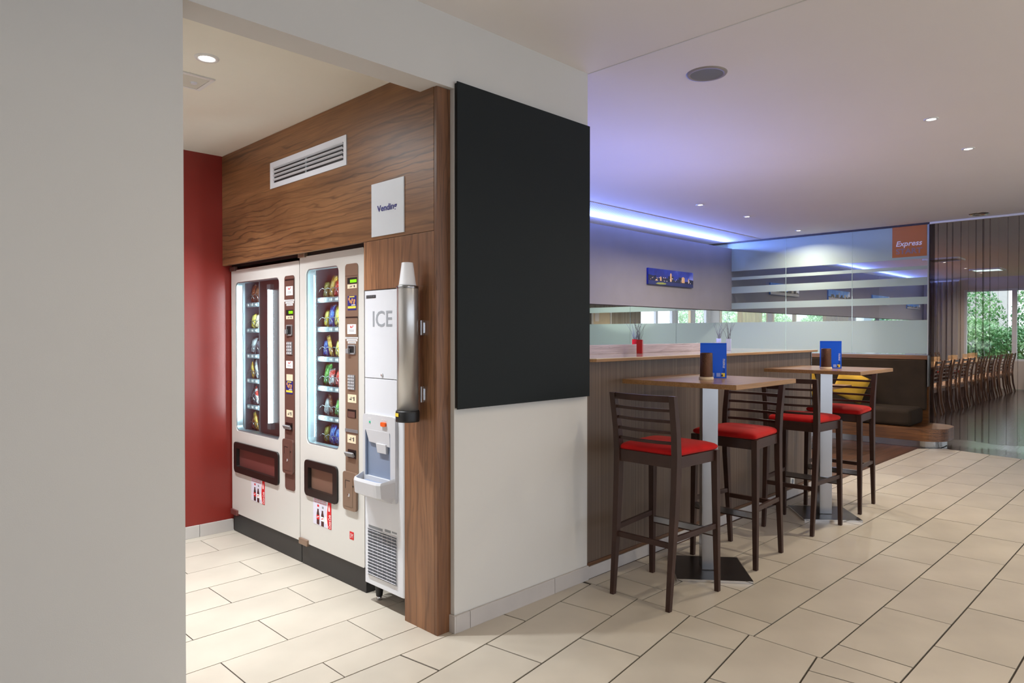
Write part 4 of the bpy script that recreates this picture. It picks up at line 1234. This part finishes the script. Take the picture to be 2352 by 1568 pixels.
# ------------------------------------------------------------------ bar stools
def stool(label, x_, y_, rz):
    t = thing('bar_stool', label, 'stool', (x_, y_, 0), rz, 'bar stools')
    for s in (-1, 1):
        put('leg', MB().bar([(-0.2125, s * 0.170, 0, 0.026, 0.024), (-0.183, s * 0.172, 0.30, 0.034, 0.030), (-0.158, s * 0.175, 0.60, 0.044, 0.034), (-0.153, s * 0.176, 0.76, 0.044, 0.035), (-0.163, s * 0.178, 0.88, 0.040, 0.034), (-0.197, s * 0.181, 1.068, 0.030, 0.032)]), M_dkwood, t, bevel=0.002)
        put('leg', MB().bar([(0.2125, s * 0.205, 0, 0.025, 0.025), (0.207, s * 0.200, 0.40, 0.032, 0.032), (0.203, s * 0.196, 0.758, 0.038, 0.036)]), M_dkwood, t, bevel=0.002)
        put('side_rail', MB().add([(-0.14, s * 0.168 - .011, 0.70), (0.19, s * 0.188 - .011, 0.70), (0.19, s * 0.188 + .011, 0.70), (-0.14, s * 0.168 + .011, 0.70), (-0.14, s * 0.168 - .011, 0.758), (0.19, s * 0.188 - .011, 0.758), (0.19, s * 0.188 + .011, 0.758), (-0.14, s * 0.168 + .011, 0.758)],
            [(0, 3, 2, 1), (4, 5, 6, 7), (0, 1, 5, 4), (1, 2, 6, 5), (2, 3, 7, 6), (3, 0, 4, 7)]), M_dkwood, t, bevel=0.0015)
        put('stretcher', MB().add([(-0.17, s * 0.172 - .009, 0.335), (0.20, s * 0.200 - .009, 0.340), (0.20, s * 0.200 + .009, 0.340), (-0.17, s * 0.172 + .009, 0.335), (-0.17, s * 0.172 - .009, 0.362), (0.20, s * 0.200 - .009, 0.367), (0.20, s * 0.200 + .009, 0.367), (-0.17, s * 0.172 + .009, 0.362)],
            [(0, 3, 2, 1), (4, 5, 6, 7), (0, 1, 5, 4), (1, 2, 6, 5), (2, 3, 7, 6), (3, 0, 4, 7)]), M_dkwood, t, bevel=0.0015)
    put('rear_rail', MB().box(-0.166, -0.140, -0.16, 0.16, 0.702, 0.765), M_dkwood, t, bevel=0.0015)
    put('front_rail', MB().box(0.192, 0.214, -0.18, 0.18, 0.70, 0.758), M_dkwood, t, bevel=0.0015)
    put('stretcher', MB().box(-0.188, -0.170, -0.16, 0.16, 0.302, 0.330), M_dkwood, t, bevel=0.0015)
    fr = put('footrest', MB().box(0.199, 0.217, -0.19, 0.19, 0.292, 0.330), M_dkwood, t, bevel=0.0015)
    put('footrest_plate', MB().box(0.196, 0.220, -0.186, 0.186, 0.300, 0.332), M_steel, fr, bevel=0.001)
    # curved back slats
    for z, hh, th in ((1.052, 0.032, 0.020), (0.994, 0.0155, 0.014), (0.938, 0.0155, 0.014), (0.882, 0.0155, 0.014), (0.828, 0.0155, 0.014)):
        tt = max(0, (z - 0.76) / 0.308)
        xc = -0.153 - 0.044 * tt ** 1.4
        rings_ = []
        for q in range(9):
            u = q / 8 * 2 - 1
            xx = xc - 0.026 * (1 - u * u)
            yy = u * 0.172
            rings_.append([(xx - th / 2, yy, z - hh / 2), (xx + th / 2, yy, z - hh / 2), (xx + th / 2, yy, z + hh / 2), (xx - th / 2, yy, z + hh / 2)])
        put('top_rail' if hh > 0.02 else 'back_slat', MB().loft(rings_), M_dkwood, t, bevel=0.0015)
    # cushion
    nx, ny_ = 10, 10
    vs, fs = [], []
    for lay_ in (0, 1):
        for j in range(ny_ + 1):
            for i in range(nx + 1):
                u = i / nx * 2 - 1; v = j / ny_ * 2 - 1
                wy = 0.178 + (0.212 - 0.178) * (u + 1) / 2
                xx = 0.032 + u * 0.197
                ed = (1 - abs(u) ** 8) * (1 - abs(v) ** 8)
                z = 0.757 if lay_ == 0 else 0.790 + 0.012 * ed ** 0.5 + 0.010 * (1 - u * u) * (1 - v * v)
                k_ = 0.985 if lay_ == 0 else 1.0
                vs.append((xx * k_ if lay_ == 0 else xx, v * wy * k_, z))
    n = (nx + 1) * (ny_ + 1)
    for s in range(2):
        for j in range(ny_):
            for i in range(nx):
                a = s * n + j * (nx + 1) + i
                fs.append((a, a + 1, a + nx + 2, a + nx + 1))
    rim = [i for i in range(nx + 1)] + [j * (nx + 1) + nx for j in range(1, ny_ + 1)] + [ny_ * (nx + 1) + i for i in range(nx - 1, -1, -1)] + [j * (nx + 1) for j in range(ny_ - 1, 0, -1)]
    for k in range(len(rim)):
        a, b = rim[k], rim[(k + 1) % len(rim)]
        fs.append((a, b, n + b, n + a))
    c = put('seat_cushion', MB().add(vs, fs), M_velvet, t, smooth=True)
    c['label'] = 'red velvet seat pad'
    sb = c.modifiers.new('s', 'SUBSURF'); sb.levels = 1; sb.render_levels = 1
    return t
s1 = stool('dark wood bar stool with red seat, nearest the cream pier and the viewer', 3.163, 2.010, 0)
dup(s1, (4.040, 2.010, 0), PI, 'dark wood bar stool with red seat on the far side of the nearer high table')
dup(s1, (4.955, 2.008, 0), 0, 'dark wood bar stool with red seat on the near side of the farther high table')
dup(s1, (5.795, 2.010, 0), PI, 'dark wood bar stool with red seat farthest away, in front of the dark bench')

# ------------------------------------------------------------------ high tables
def high_table(label, x_, y_, x0, x1, y0, y1, rz):
    t = thing('high_table', label, 'table', (x_, y_, 0), 0, 'high bar tables')
    Rz = Matrix.Rotation(rz, 4, 'Z')
    put('base_plate', MB().box(-0.205, 0.205, -0.205, 0.205, 0.004, 0.014, Rz), M_steel_dk, t, bevel=0.001)
    put('base_edge', curve_mesh('base_edge', [rrect(-0.208, 0.208, -0.208, 0.208, 0.004), rrect(-0.204, 0.204, -0.204, 0.204, 0.004)], 0.0, 0.0135), M_chrome, t).rotation_euler = (0, 0, rz)
    put('column', MB().box(-0.045, 0.045, -0.045, 0.045, 0.014, 1.086, Rz), M_steel, t, bevel=0.003)
    put('table_top', MB().box(x0 - x_, x1 - x_, y0 - y_, y1 - y_, 1.090, 1.1145), M_table_edge, t, bevel=0.0015)
    put('top_laminate', MB().box(x0 - x_ + .002, x1 - x_ - .002, y0 - y_ + .002, y1 - y_ - .002, 1.1145, 1.116), M_table, t)
    put('top_bracket', MB().box(-0.15, 0.15, -0.15, 0.15, 1.084, 1.090, Rz), M_black, t)
    return t
RZT = math.radians(38.8)
high_table('square high table with steel column, nearer one, between the first two stools', 3.640, 2.005, 3.275, 4.01, 1.650, 2.355, RZT)
high_table('square high table with steel column, farther one near the dark bench', 5.385, 2.00, 5.055, 5.775, 1.635, 2.325, RZT)

def menu_card(x_, y_, rz, label):
    t = thing('menu_card', label, 'menu', (x_, y_, 1.1162), rz)
    # local: card faces -X after rotation; right = -Y
    F = FX(0.0)
    lean = Matrix.Rotation(math.radians(5), 4, 'Y')
    put('card', MB().box(-0.075, 0.075, 0.0, 0.208, -0.003, 0.0, lean @ F), M_blue, t)
    put('card_back', MB().box(-0.075, 0.075, 0.0, 0.206, 0.0, 0.0015, Matrix.Translation((0.036, 0, 0)) @ Matrix.Rotation(math.radians(-5), 4, 'Y') @ F), M_blue, t)
    put('card_foot', MB().box(-0.075, 0.075, 0.0, 0.0015, -0.036, 0.0, F), M_blue, t)
    L2 = lean @ F
    def txt(nm, body, x0, x1, y0, y1, m):
        vs, fs = text_geo(body)
        put(nm, MB().add([(x1 - v[1] * (x1 - x0), y0 + v[0] * (y1 - y0), 0.0006) for v in vs], fs, L2), m, t)
    txt('menu_text', 'menu', 0.054, 0.066, 0.061, 0.113, M_whiteprint)
    txt('bar_text', 'Bar', 0.052, 0.066, 0.033, 0.058, M_blueink)
    for nm, a, b, m in (('printed_square', -0.016, 0.006, M_lilac), ('printed_square', 0.018, 0.040, M_lilac), ('printed_square', 0.046, 0.066, M_yellowprint)):
        put(nm, MB().box(a, b, 0.008, 0.030, 0.0002, 0.0008, L2), m, t)
    put('printed_square', MB().box(0.046, 0.054, 0.010, 0.022, 0.0008, 0.0012, L2), M_cola, t)
    return t
def candle(x_, y_, label):
    t = thing('candle_holder', label, 'candle holder', (x_, y_, 1.1162))
    put('foot', MB().lathe([(0.030, 0.0), (0.0405, 0.0), (0.041, 0.003), (0.0405, 0.0145), (0.037, 0.0155), (0.001, 0.0155)], 32), M_cream, t, smooth=False, bevel=0.001)
    put('shade', MB().lathe([(0.036, 0.0158), (0.0362, 0.018), (0.0345, 0.150), (0.0325, 0.1525), (0.0315, 0.150), (0.0325, 0.02)], 36, cap=False), M_candle, t, smooth=True)
    put('wax', MB().lathe([(0.001, 0.11), (0.030, 0.108), (0.031, 0.02), (0.001, 0.018)], 20), M_cream, t)
    return t
menu_card(3.72, 2.02, math.radians(28), 'blue bar menu card standing on the nearer high table')
candle(3.575, 1.985, 'bronze candle holder in front of the menu on the nearer high table')
menu_card(5.40, 1.96, math.radians(20), 'blue bar menu card standing on the farther high table')
candle(5.27, 1.945, 'bronze candle holder in front of the menu on the farther high table')

# ------------------------------------------------------------------ glass partition with frosted bands
GX = 10.15
PART = thing('glass_partition', 'clear glass partition with frosted bands above the dark bench', 'partition', (GX, 3.8, 1.10))
edges = [2.470, 3.400, 4.333, 5.264, 6.20, 7.13, 8.06, 8.99]
bands = [(1.118, 1.560), (1.768, 1.865), (2.016, 2.120), (2.224, 2.270), (2.365, 2.800)]
for a, b in zip(edges[:-1], edges[1:]):
    top = 2.802 if a < 5.2 else 2.802
    p = put('pane', MB().box(GX, GX + 0.010, a + 0.0025, b - 0.0025, 1.110, top), M_glass, PART, world=True)
    put('pane_edge', MB().box(GX - 0.0005, GX + 0.0105, a - 0.0005, a + 0.003, 1.110, top), M_gedge, p, world=True)
    for c0, c1 in bands:
        put('frosted_band', MB().box(GX - 0.0015, GX - 0.0007, a + 0.004, b - 0.004, c0, c1), M_frost, p, world=True)
put('top_rail', MB().box(GX - 0.02, GX + 0.03, 2.44, 8.99, 2.802, CZ), M_dkrail, PART, world=True)
put('end_profile', MB().box(GX - 0.004, GX + 0.014, 2.452, 2.468, 1.110, 2.802), M_icewhite, PART, world=True)
put('bottom_rail', MB().box(GX - 0.01, GX + 0.02, 2.46, 8.99, 1.098, 1.112), M_alu, PART, world=True)
FG = FX(GX - 0.0016)
sg = thing('express_sign', 'orange square sticker sign reading Express START on the glass', 'sign', (GX, 2.686, 2.396))
put('sign_face', MB().box(-2.891, -2.481, 2.397, 2.803, 0.0, 0.002, FG), mat('orange_film', S(184, 106, 40), 0.45, var=0.01), sg, world=True)
FG2 = FX(GX - 0.0038)
lettering('express_text', 'Express', FG2, -2.846, -2.535, 2.520, 2.612, mat('express_white', S(244, 236, 240), 0.5), sg, shear=0.22, bold=0.018)
lettering('start_text', 'START', FG2, -2.846, -2.535, 2.438, 2.512, mat('start_grey', S(150, 122, 126), 0.5), sg, bold=0.032)

# ------------------------------------------------------------------ voile curtain
CURT = thing('voile_curtain', 'sheer brown floor length curtain hanging beside the glass partition', 'curtain', (GX, 1.0, 0))
def voile(y_start, y_end, x0, period, z0, z1, seed, amp_y, amp_x, nper=16, label=None):
    rs = random.Random(seed)
    u = y_start
    prof = []
    ph = 0.0
    sgn = -1 if y_end < y_start else 1
    while (u > y_end) if sgn < 0 else (u < y_end):
        p_ = period * rs.uniform(0.75, 1.35)
        ay = amp_y * rs.uniform(0.75, 1.2); ax = amp_x * rs.uniform(0.8, 1.2)
        for k in range(nper):
            a = 2 * PI * k / nper
            prof.append((u + sgn * (p_ * k / nper), ay * math.sin(a), ax * math.cos(a)))
        u += sgn * p_
    nz = 12
    vs, fs = [], []
    ph_ = [rs.uniform(0, 6.28) for _ in range(3)]
    for j in range(nz + 1):
        f_ = j / nz
        z = z0 + (z1 - z0) * f_
        k_ = 0.55 + 0.45 * (1 - f_) ** 0.6
        for (yy, dy, dx) in prof:
            wob = 0.012 * math.sin(3.1 * yy * 3 + ph_[0] + 2.2 * f_) * (1 - f_)
            zz = z + (0.012 * math.sin(9 * yy + ph_[1]) if j == 0 else 0)
            vs.append((x0 + dx * k_ + wob, yy + dy * (1.0 if f_ < 0.9 else 1.0) + wob * 0.6, zz))
    n = len(prof)
    for j in range(nz):
        for i in range(n - 1):
            fs.append((j * n + i, j * n + i + 1, (j + 1) * n + i + 1, (j + 1) * n + i))
    return MB().add(vs, fs)
put('voile', voile(2.44, -2.2, GX - 0.03, 0.078, 0.035, 2.795, 5, 0.022, 0.030), M_sheer, CURT, world=True, smooth=True)
put('gathered_edge', voile(2.455, 2.395, GX - 0.02, 0.014, 0.04, 2.795, 9, 0.004, 0.02), make_sheer('gathered_voile', S(46, 34, 33), 0.25), CURT, world=True, smooth=True)
put('curtain_track', MB().box(GX - 0.05, GX - 0.01, -2.3, 2.44, 2.797, 2.822), M_trimw, CURT, world=True)

# ------------------------------------------------------------------ bench
BEN = thing('upholstered_bench', 'dark brown upholstered bench with walnut plinth below the glass partition', 'bench', (9.75, 3.7, 0))
def capsule(x0, x1, y0, y1, r, seg=12):
    pts = [(x1, y1), (x0, y1)]
    for k in range(seg + 1):
        a = math.radians(180 + 90 * k / seg)
        pts.append((x0 + r + r * math.cos(a), y0 + r + r * math.sin(a)))
    for k in range(seg + 1):
        a = math.radians(270 + 90 * k / seg)
        pts.append((x1 - r + r * math.cos(a), y0 + r + r * math.sin(a)))
    return pts
put('kick_plate', MB().prism(capsule(9.40, 10.04, 2.17, 5.6, 0.22), 0.0, 0.081), M_kickmetal, BEN, world=True)
put('plinth', MB().prism(capsule(9.36, 10.08, 2.10, 5.6, 0.26), 0.081, 0.232), M_benchwood, BEN, world=True, bevel=0.002)
put('seat_cushion', MB().box(9.43, 10.0, 2.47, 5.55, 0.233, 0.445), M_bench, BEN, world=True, bevel=0.05, seg=4)
put('back_cushion', MB().box(9.985, 10.06, 2.445, 5.55, 0.40, 1.045), M_bench, BEN, world=True, bevel=0.02, seg=3)
put('back_panel', MB().box(10.06, 10.12, 2.43, 5.6, 0.232, 1.10), M_benchwood, BEN, world=True)
put('back_cap', MB().box(9.99, 10.14, 2.43, 5.6, 1.047, 1.098), M_benchwood, BEN, world=True, bevel=0.004)
put('end_strip', MB().box(9.99, 10.125, 2.424, 2.43, 0.70, 1.10), M_kickmetal, BEN, world=True)

def cushion(label, loc, rot, s):
    me = pack_mesh(s, s, 0.14, 10, 10)
    o = bpy.data.objects.new('throw_cushion', me)
    me.materials.append(M_yellow)
    COL.objects.link(o)
    o.location = loc
    o.rotation_euler = rot
    return tag(o, label, 'cushion', 'yellow cushions on the bench')
cushion('yellow throw cushion on the bench, right one with a corner showing', (9.80, 3.36, 0.50), (math.radians(24), math.radians(-14), 0), 0.40)
cushion('yellow throw cushion on the bench, left one behind the bar end', (9.80, 3.86, 0.49), (math.radians(-14), math.radians(-14), 0), 0.40)
LT = thing('lounge_table', 'low brown table in front of the bench behind the farther high table', 'table', (8.6, 3.45, 0))
put('table_top', MB().box(8.2, 8.96, 3.0, 3.9, 0.725, 0.75), M_table_edge, LT, world=True, bevel=0.002)
put('column', MB().box(8.54, 8.62, 3.41, 3.49, 0.012, 0.725), M_steel_dk, LT, world=True)
put('base_plate', MB().box(8.36, 8.80, 3.23, 3.67, 0.0, 0.012), M_steel_dk, LT, world=True)

# ------------------------------------------------------------------ pictures on the hanging wall
def picture(x0, x1, z0, z1, label, night, seed):
    rs = random.Random(seed)
    t = thing('wall_picture', label, 'picture', ((x0 + x1) / 2, 5.2, z0), 0, 'pictures on the hanging wall')
    T = NT('print_sky')
    tc = T.n('ShaderNodeTexCoord')
    nz = T.n('ShaderNodeTexNoise', i_Scale=3.0, i_Detail=3.0)
    T.l(tc, 'Object', nz, 'Vector')
    r = T.ramp([(0.35, S(14, 20, 104)), (0.55, S(26, 52, 168)), (0.72, S(130, 140, 220))] if night else [(0.35, S(40, 110, 200)), (0.55, S(110, 160, 220)), (0.72, S(226, 228, 232))])
    T.l(nz, 'Fac', r, 'Fac'); T.l(r, 'Color', T.b, 'Base Color')
    T.b.inputs['Roughness'].default_value = 0.4
    put('canvas', MB().box(x0, x1, 5.172, 5.199, z0, z1), T.m, t, world=True)
    w = x1 - x0; h = z1 - z0
    F = FY(5.1718)
    def pr(nm, poly, m, l):
        plate(nm, F, [[(x0 + a * w, z0 + b * h) for a, b in poly]], 0.0, l, m, t)
    dk = mat('print_dark', S(16, 20, 56) if night else S(70, 66, 62), 0.5)
    lt = mat('print_lit', S(214, 170, 120) if night else S(176, 166, 150), 0.5)
    gr_ = mat('print_ground', S(30, 40, 96) if night else S(168, 164, 160), 0.5)
    pr('printed_ground', [(0, 0), (1, 0), (1, .22), (0, .27)], gr_, 0.0004)
    sky_ = [(0, .25)]
    xx = 0.0
    while xx < 0.97:
        ww = rs.uniform(0.04, 0.12); hh_ = rs.uniform(0.32, 0.62)
        sky_ += [(xx, hh_), (min(1, xx + ww), hh_ + rs.uniform(-.06, .06))]
        xx += ww
    sky_ += [(1.0, .22)]
    pr('printed_skyline', sky_, dk, 0.0008)
    for cx_, wd, tp in ((0.48, 0.035, 0.82), (0.76, 0.07, 0.66), (0.89, 0.022, 0.6), (0.17, 0.06, 0.36), (0.26, 0.03, 0.55)):
        pr('printed_tower', [(cx_ - wd / 2, .26), (cx_ + wd / 2, .26), (cx_ + wd / 2, tp - .08), (cx_, tp), (cx_ - wd / 2, tp - .08)], lt, 0.0011)
    if night:
        pr('printed_lawn', [(.15, .06), (.24, .03), (.36, .06), (.38, .13), (.30, .17), (.2, .15)], M_lawnprint, 0.0012)
        for k in range(34):
            u = rs.uniform(.02, .97); v = rs.uniform(.24, .46); q = rs.uniform(.005, .012)
            pr('printed_light', [(u, v), (u + q, v), (u + q, v + .05), (u, v + .05)], M_whiteprint if k % 3 else M_tanprint, 0.0014)
    return t
picture(7.776, 8.929, 2.045, 2.262, 'night skyline panorama picture on the grey hanging wall', True, 2)
picture(11.495, 12.69, 2.06, 2.262, 'grey town panorama picture first behind the glass partition', False, 3)
picture(14.124, 15.32, 2.06, 2.262, 'blue sky town panorama picture in the middle behind the glass', False, 4)
picture(16.762, 17.96, 2.06, 2.262, 'blue sky panorama picture mostly hidden by a frosted band', False, 5)
picture(19.395, 20.55, 2.03, 2.15, 'small grey picture farthest along the hanging wall', False, 6)

# ------------------------------------------------------------------ dining room
M_chairwood = mat('brown_chair_wood', S(96, 70, 52), 0.38, var=0.12, scale=8, coat=0.2)
M_seat_tan = mat('tan_leather_seat', S(156, 116, 84), 0.5, var=0.08)
def dining_chair(label, x_, y_, rz, seat_m):
    t = thing('dining_chair', label, 'chair', (x_, y_, 0), rz, 'ladder back dining chairs')
    for s in (-1, 1):
        put('leg', MB().bar([(-0.25, s * 0.17, -0.006, 0.028, 0.026), (-0.205, s * 0.175, 0.2, 0.034, 0.028), (-0.185, s * 0.18, 0.44, 0.040, 0.030), (-0.20, s * 0.18, 0.66, 0.034, 0.030), (-0.255, s * 0.18, 0.92, 0.026, 0.028)]), M_chairwood, t)
        put('leg', MB().bar([(0.20, s * 0.19, -0.006, 0.026, 0.026), (0.19, s * 0.185, 0.42, 0.036, 0.036)]), M_chairwood, t)
    put('seat_frame', MB().box(-0.19, 0.20, -0.19, 0.19, 0.375, 0.42), M_chairwood, t)
    put('seat', MB().box(-0.185, 0.215, -0.20, 0.20, 0.42, 0.475), seat_m, t, bevel=0.015)
    for k in range(6):
        z = 0.56 + 0.066 * k
        xc = -0.192 - 0.06 * max(0, (z - .6) / .32) ** 1.4
        put('top_rail' if k == 5 else 'back_slat', MB().box(xc - .008, xc + .008, -0.17, 0.17, z - (.018 if k == 5 else .011), z + (.018 if k == 5 else .011)), M_chairwood, t)
    return t
NTH = ['first', 'second', 'third', 'fourth', 'fifth', 'sixth', 'seventh', 'eighth', 'ninth', 'tenth', 'eleventh', 'twelfth', 'thirteenth']
ca = dining_chair('first tan seated chair in the near row of the dining room, counted from the partition', 13.35, 3.32, PI / 2, M_seat_tan)
cb = dining_chair('first red seated chair across the table, facing the viewer through the curtain', 14.1, 4.36, -PI / 2, M_velvet)
for k in range(1, 12):
    dup(ca, (13.35 + 0.62 * k, 3.32 + 0.01 * random.uniform(-1, 1), 0), PI / 2 + random.uniform(-.06, .06), '%s tan seated chair in the near row of the dining room, counted from the partition' % NTH[k])
for k in range(1, 8):
    dup(cb, (14.1 + 0.82 * k, 4.36, 0), -PI / 2 + random.uniform(-.06, .06), '%s red seated chair across the table, counted from the partition' % NTH[k])
for k in range(5):
    x0 = 13.1 + 1.5 * k
    t = thing('dining_table', '%s brown table of the long dining row, counted from the partition' % NTH[k], 'table', (x0 + .72, 3.86, 0), 0, 'dining tables')
    put('table_top', MB().box(-0.72, 0.72, -0.36, 0.36, 0.715, 0.75), M_table, t)
    for sx in (-.62, .62):
        for sy in (-.28, .28):
            put('leg', MB().bar([(sx, sy, -0.006, .05, .05), (sx, sy, .715, .06, .06)]), M_chairwood, t)
M_litwax = emit('lit_candle_wax', S(250, 214, 170), 0.7)
M_amber = make_sheer('amber_glass', S(196, 170, 136), 0.72)
for k, (x_, y_) in enumerate([(15.72, 3.72), (16.05, 3.74), (17.25, 3.74), (17.62, 3.76), (18.75, 3.78), (19.3, 3.8), (20.0, 3.9), (20.3, 3.9)]):
    t = thing('tea_light', '%s amber glass candle on the long dining table, counted from the left' % NTH[k], 'candle', (x_, y_, 0.75), 0, 'candles on the dining tables')
    put('glass', MB().lathe([(0.058, 0.0), (0.062, 0.01), (0.062, 0.165), (0.058, 0.165), (0.056, 0.012)], 18, cap=False), M_amber, t, smooth=True)
    put('candle', MB().lathe([(0.001, 0.075), (0.040, 0.072), (0.042, 0.004), (0.001, 0.003)], 14), M_litwax, t)
arm = thing('armchair', 'lilac armchair with rounded back by the dining room drape', 'armchair', (18.62, 4.94, 0), PI / 2)
M_lilacfab = mat('lilac_fabric', S(150, 148, 190), 0.85, var=0.05)
put('back', MB().prism([(0.28 * math.cos(a), 0.30 * math.sin(a)) for a in [PI / 2 + PI * k / 12 for k in range(13)]] + [(0.18 * math.cos(a), 0.20 * math.sin(a)) for a in [1.5 * PI - PI * k / 12 for k in range(13)]], 0.30, 1.12), M_lilacfab, arm, bevel=0.04, seg=3)
put('seat', MB().box(-0.2, 0.3, -0.22, 0.22, 0.25, 0.46), M_lilacfab, arm, bevel=0.04)
for sx in (-.15, .25):
    for sy in (-.18, .18):
        put('leg', MB().bar([(sx, sy, -0.006, .03, .03), (sx, sy, .25, .04, .04)]), M_chairwood, arm)

def drape(y0, y1, x_, z0, z1, m, label, period=0.12):
    t = thing('window_drape', label, 'curtain', (x_, (y0 + y1) / 2, z0))
    n = max(8, int((y1 - y0) / period) * 8)
    vs, fs = [], []
    for j, z in enumerate((z0, z1)):
        for i in range(n + 1):
            y = y0 + (y1 - y0) * i / n
            vs.append((x_ + 0.05 * math.sin(2 * PI * (y - y0) / period) + 0.02 * math.sin(5 * y), y, z))
    for i in range(n):
        fs.append((i, i + 1, n + 2 + i, n + 1 + i))
    put('drape_cloth', MB().add(vs, fs), m, t, world=True, smooth=True)
    put('drape_rail', MB().box(x_ - .02, x_ + .02, y0 - .03, y1 + .03, z1, z1 + .03), M_trimw, t, world=True)
    return t
drape(4.36, 5.1, 20.75, 0.02, 2.74, M_drape, 'pale grey floor length drape at the left of the dining room window')
drape(9.6, 10.45, 20.75, 0.0, 2.6, M_ydrape, 'yellow drape right of the corner garden window')
drape(7.05, 7.78, 20.75, 0.0, 2.6, M_ydrape, 'olive yellow drape in the middle of the far window wall')
drape(1.72, 1.95, 20.75, 0.02, 2.74, M_drape, 'narrow grey drape at the right of the wide dining room window')

# ------------------------------------------------------------------ outdoors: garden and a house
gnd = put('ground', MB().box(21.2, 60, -40, 40, -0.4, -0.3), mat('garden_lawn', S(96, 128, 66), 0.9, var=0.2, scale=1), kind='structure')
tag(gnd, 'lawn outside the windows')
def leaf_bush(name, label, loc, rx, ry, rz_, n, m, group, seed):
    rs = random.Random(seed)
    t = thing(name, label, 'shrub' if rz_ < 2 else 'tree', loc, 0, group)
    vs, fs = [], []
    for k in range(n):
        a = rs.uniform(0, 2 * PI); b = math.asin(rs.uniform(-1, 1)); r = rs.uniform(0.55, 1.0) ** 0.5
        p = Vector((rx * r * math.cos(b) * math.cos(a), ry * r * math.cos(b) * math.sin(a), rz_ + rz_ * r * math.sin(b)))
        q = Matrix.Rotation(rs.uniform(0, 6.28), 4, 'Z') @ Matrix.Rotation(rs.uniform(-1.1, 1.1), 4, 'X')
        s_ = rs.uniform(0.035, 0.08)
        base = len(vs)
        for c in ((-s_ * .55, 0, 0), (0, -s_, 0.02), (s_ * .55, 0, 0), (0, s_, 0.02)):
            vs.append(tuple(p + q @ Vector(c)))
        fs.append((base, base + 1, base + 2, base + 3))
    f_ = put('foliage', MB().add(vs, fs), m, t)
    f_['kind'] = 'stuff'
    put('stem', MB().tube([(0, 0, -0.3), (0.05, 0.02, rz_ * 0.6), (0, 0, rz_ * 1.3)], [0.07, 0.05, 0.02], 7), M_twig, t)
    return t
def leafmat(name, c1, c2):
    T = NT(name)
    oi = T.n('ShaderNodeTexCoord')
    nz = T.n('ShaderNodeTexNoise', i_Scale=1.6, i_Detail=4.0)
    T.l(oi, 'Object', nz, 'Vector')
    r = T.ramp([(0.35, c1), (0.65, c2)])
    T.l(nz, 'Fac', r, 'Fac')
    T.l(r, 'Color', T.b, 'Base Color')
    T.b.inputs['Roughness'].default_value = 0.5
    T.b.inputs['Transmission Weight'].default_value = 0.0
    return T.m
ML = [leafmat('leaf_a', S(130, 190, 130), S(206, 238, 190)), leafmat('leaf_b', S(100, 166, 112), S(180, 222, 164)), leafmat('leaf_c', S(150, 204, 136), S(222, 242, 200))]
spots = [(24.2, 5.0, 1.4, 1.5, 1.1, 0), (24.0, 3.4, 1.3, 1.4, 0.95, 1), (24.3, 2.0, 1.3, 1.4, 1.15, 2), (24.2, 0.2, 1.3, 1.5, 1.0, 1), (26.5, 6.2, 1.8, 2.0, 1.9, 1), (27.0, 2.6, 1.8, 1.6, 2.3, 1),
         (24.4, 9.0, 1.2, 1.2, 1.25, 0), (24.6, 11.5, 1.4, 1.5, 1.35, 2), (25.5, 14.0, 1.6, 1.8, 1.6, 0)]
for k, (x_, y_, rx, ry, rz_, mi) in enumerate(spots):
    leaf_bush('garden_tree' if rz_ > 1.8 else 'garden_shrub', '%s leafy green %s outside the far windows, counted outward' % (NTH[k], 'tree' if rz_ > 1.8 else 'shrub'), (x_, y_, -0.3), rx, ry, rz_, 8500, ML[mi], 'garden plants outside', 40 + k)
HS = thing('neighbour_house', 'white neighbouring house beyond the garden', 'building', (34, 12, -0.3))
put('walls', MB().box(32, 38, 6, 18, -0.3, 5.5), mat('house_render', S(226, 222, 224), 0.8), HS, world=True)
put('roof', MB().prism([(31.6, -0.3), (38.4, -0.3), (35, 2.2)], 0, 12.6, frame((0, 18.3, 5.5), (1, 0, 0), (0, 0, 1))), mat('house_roof', S(150, 120, 130), 0.8), HS, world=True)
for k in range(5):
    for z in (0.9, 3.4):
        w_ = put('window', MB().box(31.95, 32.0, 7 + 2.2 * k, 8.1 + 2.2 * k, z, z + 1.3), M_wframe, HS, world=True)
        put('pane', MB().box(31.93, 31.95, 7.1 + 2.2 * k, 8.0 + 2.2 * k, z + .1, z + 1.2), mat('house_pane', S(120, 140, 160), 0.2), w_, world=True)
